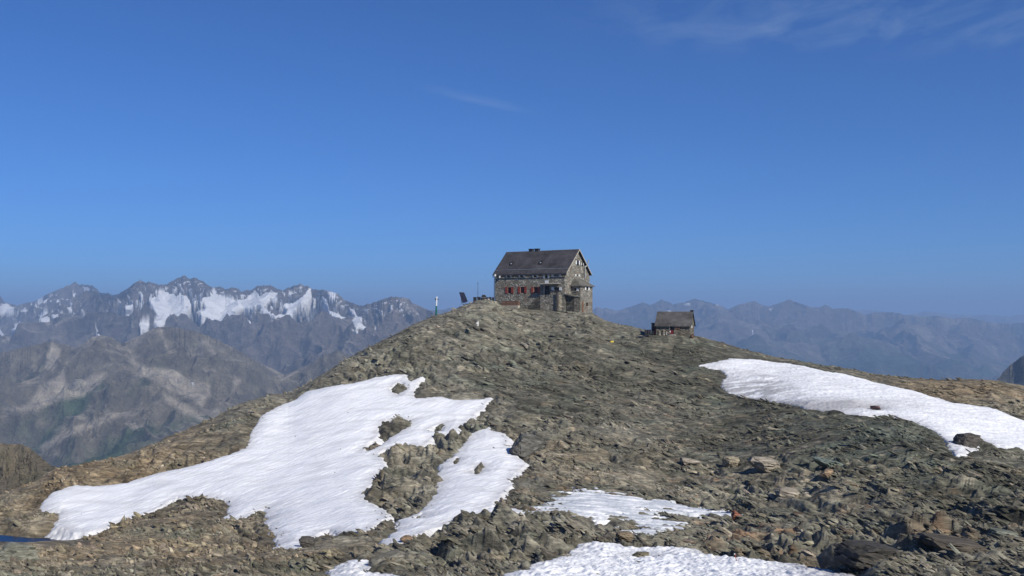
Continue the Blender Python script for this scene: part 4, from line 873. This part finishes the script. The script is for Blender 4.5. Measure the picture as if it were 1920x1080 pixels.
for px, py, hh, mt, lb in ((1237.5, 629, 9, MPALE, 'short pale stake leaning on the shed wall, leftmost of three'), (1245.2, 628, 10, MPALE, 'reddish pale stake against the shed wall, middle of three'), (1250, 628, 6, MZINC, 'shortest grey stake beside the shed door')):
    x, y, z = wp(px, py, 199.5); y = SC[1]-spx(px)*math.sin(BE)-.45; x = (px-CX)/F*y
    o = MB().tube((0, 0, -.5), (0, .25, hh*.107), .09, .06).box(-.13, .13, -.05, .1, -.1, .1).build('stake', mt); o.location = (x, y, z); tag(o, lb, 'stake', 'stakes by the shed')
x, y, z = wp(1298, 632.5, 198.0)
o = MB().tube((0, -.3, .25), (0, .35, .25), .36, .36, 16).build('barrel', MDARK); MB().tube((0, -.36, .25), (0, -.305, .25), .26, .26, 16).build('lid', MWOOD, o); o.location = (x, y, z); tag(o, 'dark barrel lying at the right corner of the small shed', 'barrel')

# ------------------------------------------------------------------ things left of the large hut
# wayside cross-shaped marker: green lower mast, white upper part with short dark arms
d = 213.0; x, y, z = wp(818, 592.5, d); s = d/F
pm_ = empty('marker_post', (x, y, z), 0, label='slim green and white marker post with short crossarm on the left ridge', cat='marker post')
MB().tube((-.05, 0, -1.0), (.02, 0, 19*s), .24, .16, 10).build('lower_mast', MGREEN, pm_)
MB().tube((.02, 0, 19*s), (.10, 0, 33*s), .16, .13, 10).tube((.10, 0, 33*s), (.13, 0, 36.5*s), .17, .10, 10).build('upper_mast', MWHITE, pm_)
MB().box(-.28, -.07, -.1, .1, 30*s, 32.7*s).box(.27, .46, -.1, .1, 30*s, 32.7*s).box(-.07, .27, -.04, .04, 31*s, 31.6*s).build('crossarm', MDARK, pm_)
# solar panel
d = 222.0; x, y, z = wp(868, 569, d); s = d/F
sp_ = empty('solar_panel', (x, y, z), 0, label='dark tilted solar panel on a frame at the rim left of the large hut', cat='solar panel')
pts = [(-.05, 0, .1), (1.05, .1, .45), (.2, .7, 20.5*s), (-.85, .6, 20.8*s)]
MB().prism(pts, (.03, .08, 0)).build('panel', MPANEL, sp_)
fr_ = MB()
for a, b in zip(pts, pts[1:]+pts[:1]): fr_.tube((a[0], a[1]-.03, a[2]), (b[0], b[1]-.03, b[2]), .05, n=6)
m1 = [(pts[0][k]+pts[3][k])/2 for k in range(3)]; m2 = [(pts[1][k]+pts[2][k])/2 for k in range(3)]; fr_.tube((m1[0], m1[1]-.03, m1[2]), (m2[0], m2[1]-.03, m2[2]), .03, n=6)
fr_.build('frame', MDARK, sp_)
MB().tube((-.15, .3, -.8), (-.45, .5, 1.2), .06).build('leg', MZINC, sp_); MB().tube((.6, .9, -.8), (.3, .65, 1.3), .05).build('leg', MZINC, sp_)
d = 234.0; x, y, z = wp(896, 558, d); s = d/F
an_ = MB().tube((0, 0, -1), (0, 0, 30*s), .05, .03, 6).tube((0, 0, 8*s), (0, 0, 9*s), .09, .09, 6).build('antenna_mast', MDARK); an_.location = (x, y, z); tag(an_, 'thin dark antenna mast standing left of the large hut', 'antenna')
MB().box(-.2, .2, -.03, .03, 26*s, 26.4*s).build('crosspiece', MDARK, an_)
# low dark stack and tank between mast and hut
d = 236.0
lump('wood_stack', 898, 556.5, 563, 22, d, 1.2, MDARK, 'low dark wood stack behind the rim rocks, left of the black tank', 'wood stack', 2, 5)
lump('wood_stack', 919, 556.5, 563, 16, d+1, 1.2, MDARK, 'low dark wood stack between the black tank and the large hut', 'wood stack', 2, 6)
x, y, z = wp(907, 560, d-1.5); s = d/F
tk = MB().prism([(-4.6*s, 0, -.4), (4.6*s, 0, -.4), (4.8*s, 0, 4.2*s), (2.5*s, 0, 7.3*s), (-2.5*s, 0, 7.3*s), (-4.3*s, 0, 4.8*s)], (0, 1.3, 0)).build('tank', MDARK, bevel=.08); tk.location = (x, y, z); tag(tk, 'black tarp-covered tank rising above the dark wood stacks', 'tank')
MB().box(-4.7*s, 4.7*s, -.05, -.004, 2.2*s, 2.6*s).build('strap', MZINC, tk)
# yellow trail sign, red pole, slim white stake
hx, hy = hit(1148, 647); s = hy/F
ts = empty('trail_sign', (hx, hy, ground(hx, hy)), 0, label='tiny yellow trail sign on the slope between the two huts', cat='sign')
MB().tube((0, 0, -.6), (0, 0, 9*s), .05, n=6).build('post', MWOOD, ts); MB().prism([(-3.2*s, -.06, 5.5*s), (2.2*s, -.06, 5.5*s), (3.4*s, -.06, 7*s), (2.2*s, -.06, 8.5*s), (-3.2*s, -.06, 8.5*s)], (0, -.04, 0)).build('board', MYEL, ts)
hx, hy = hit(1387, 1062); s = hy/F
o = MB().tube((0, 0, -.3), (-9*s, 0, 22*s), .028, .022, 8).tube((-9*s, 0, 22*s), (-9.4*s, 0, 23*s), .035, .035, 8).build('marker_pole', MRED); o.location = (hx, hy, ground(hx, hy)); tag(o, 'thin red pole leaning in the bottom snow patch', 'pole')
MB().tube((-9.3*s, 0, 22.8*s), (-10*s, 0, 24.6*s), .036, .036, 8).build('tip', MWHITE, o)
x, y, z = wp(1027.5, 585, 227.5); o = MB().tube((0, 0, -.8), (0, 0, 1.15), .06, .05, 6).box(-.1, .1, -.04, .04, 1.0, 1.2).build('stake', MPALE); o.location = (x, y, z); tag(o, 'pale upright stake in the rocks below the large hut door', 'stake')

# ------------------------------------------------------------------ haze
me = MB().box(-62000, 62000, -9000, 62000, -1400, 760).build('haze', MROCK); me.data.materials.clear()
hm = bpy.data.materials.new('haze'); hm.use_nodes = True; ht = hm.node_tree; ht.nodes.clear()
pv_ = N(ht, 'ShaderNodeVolumePrincipled'); pv_.inputs['Color'].default_value = (0.37, 0.56, 0.88, 1); pv_.inputs['Density'].default_value = 6.8e-5; pv_.inputs['Anisotropy'].default_value = 0.0
ho = N(ht, 'ShaderNodeOutputMaterial'); L(ht, pv_.outputs[0], ho.inputs['Volume']); me.data.materials.append(hm); tag(me, 'blue mountain haze filling the distance', 'haze', kind='stuff')
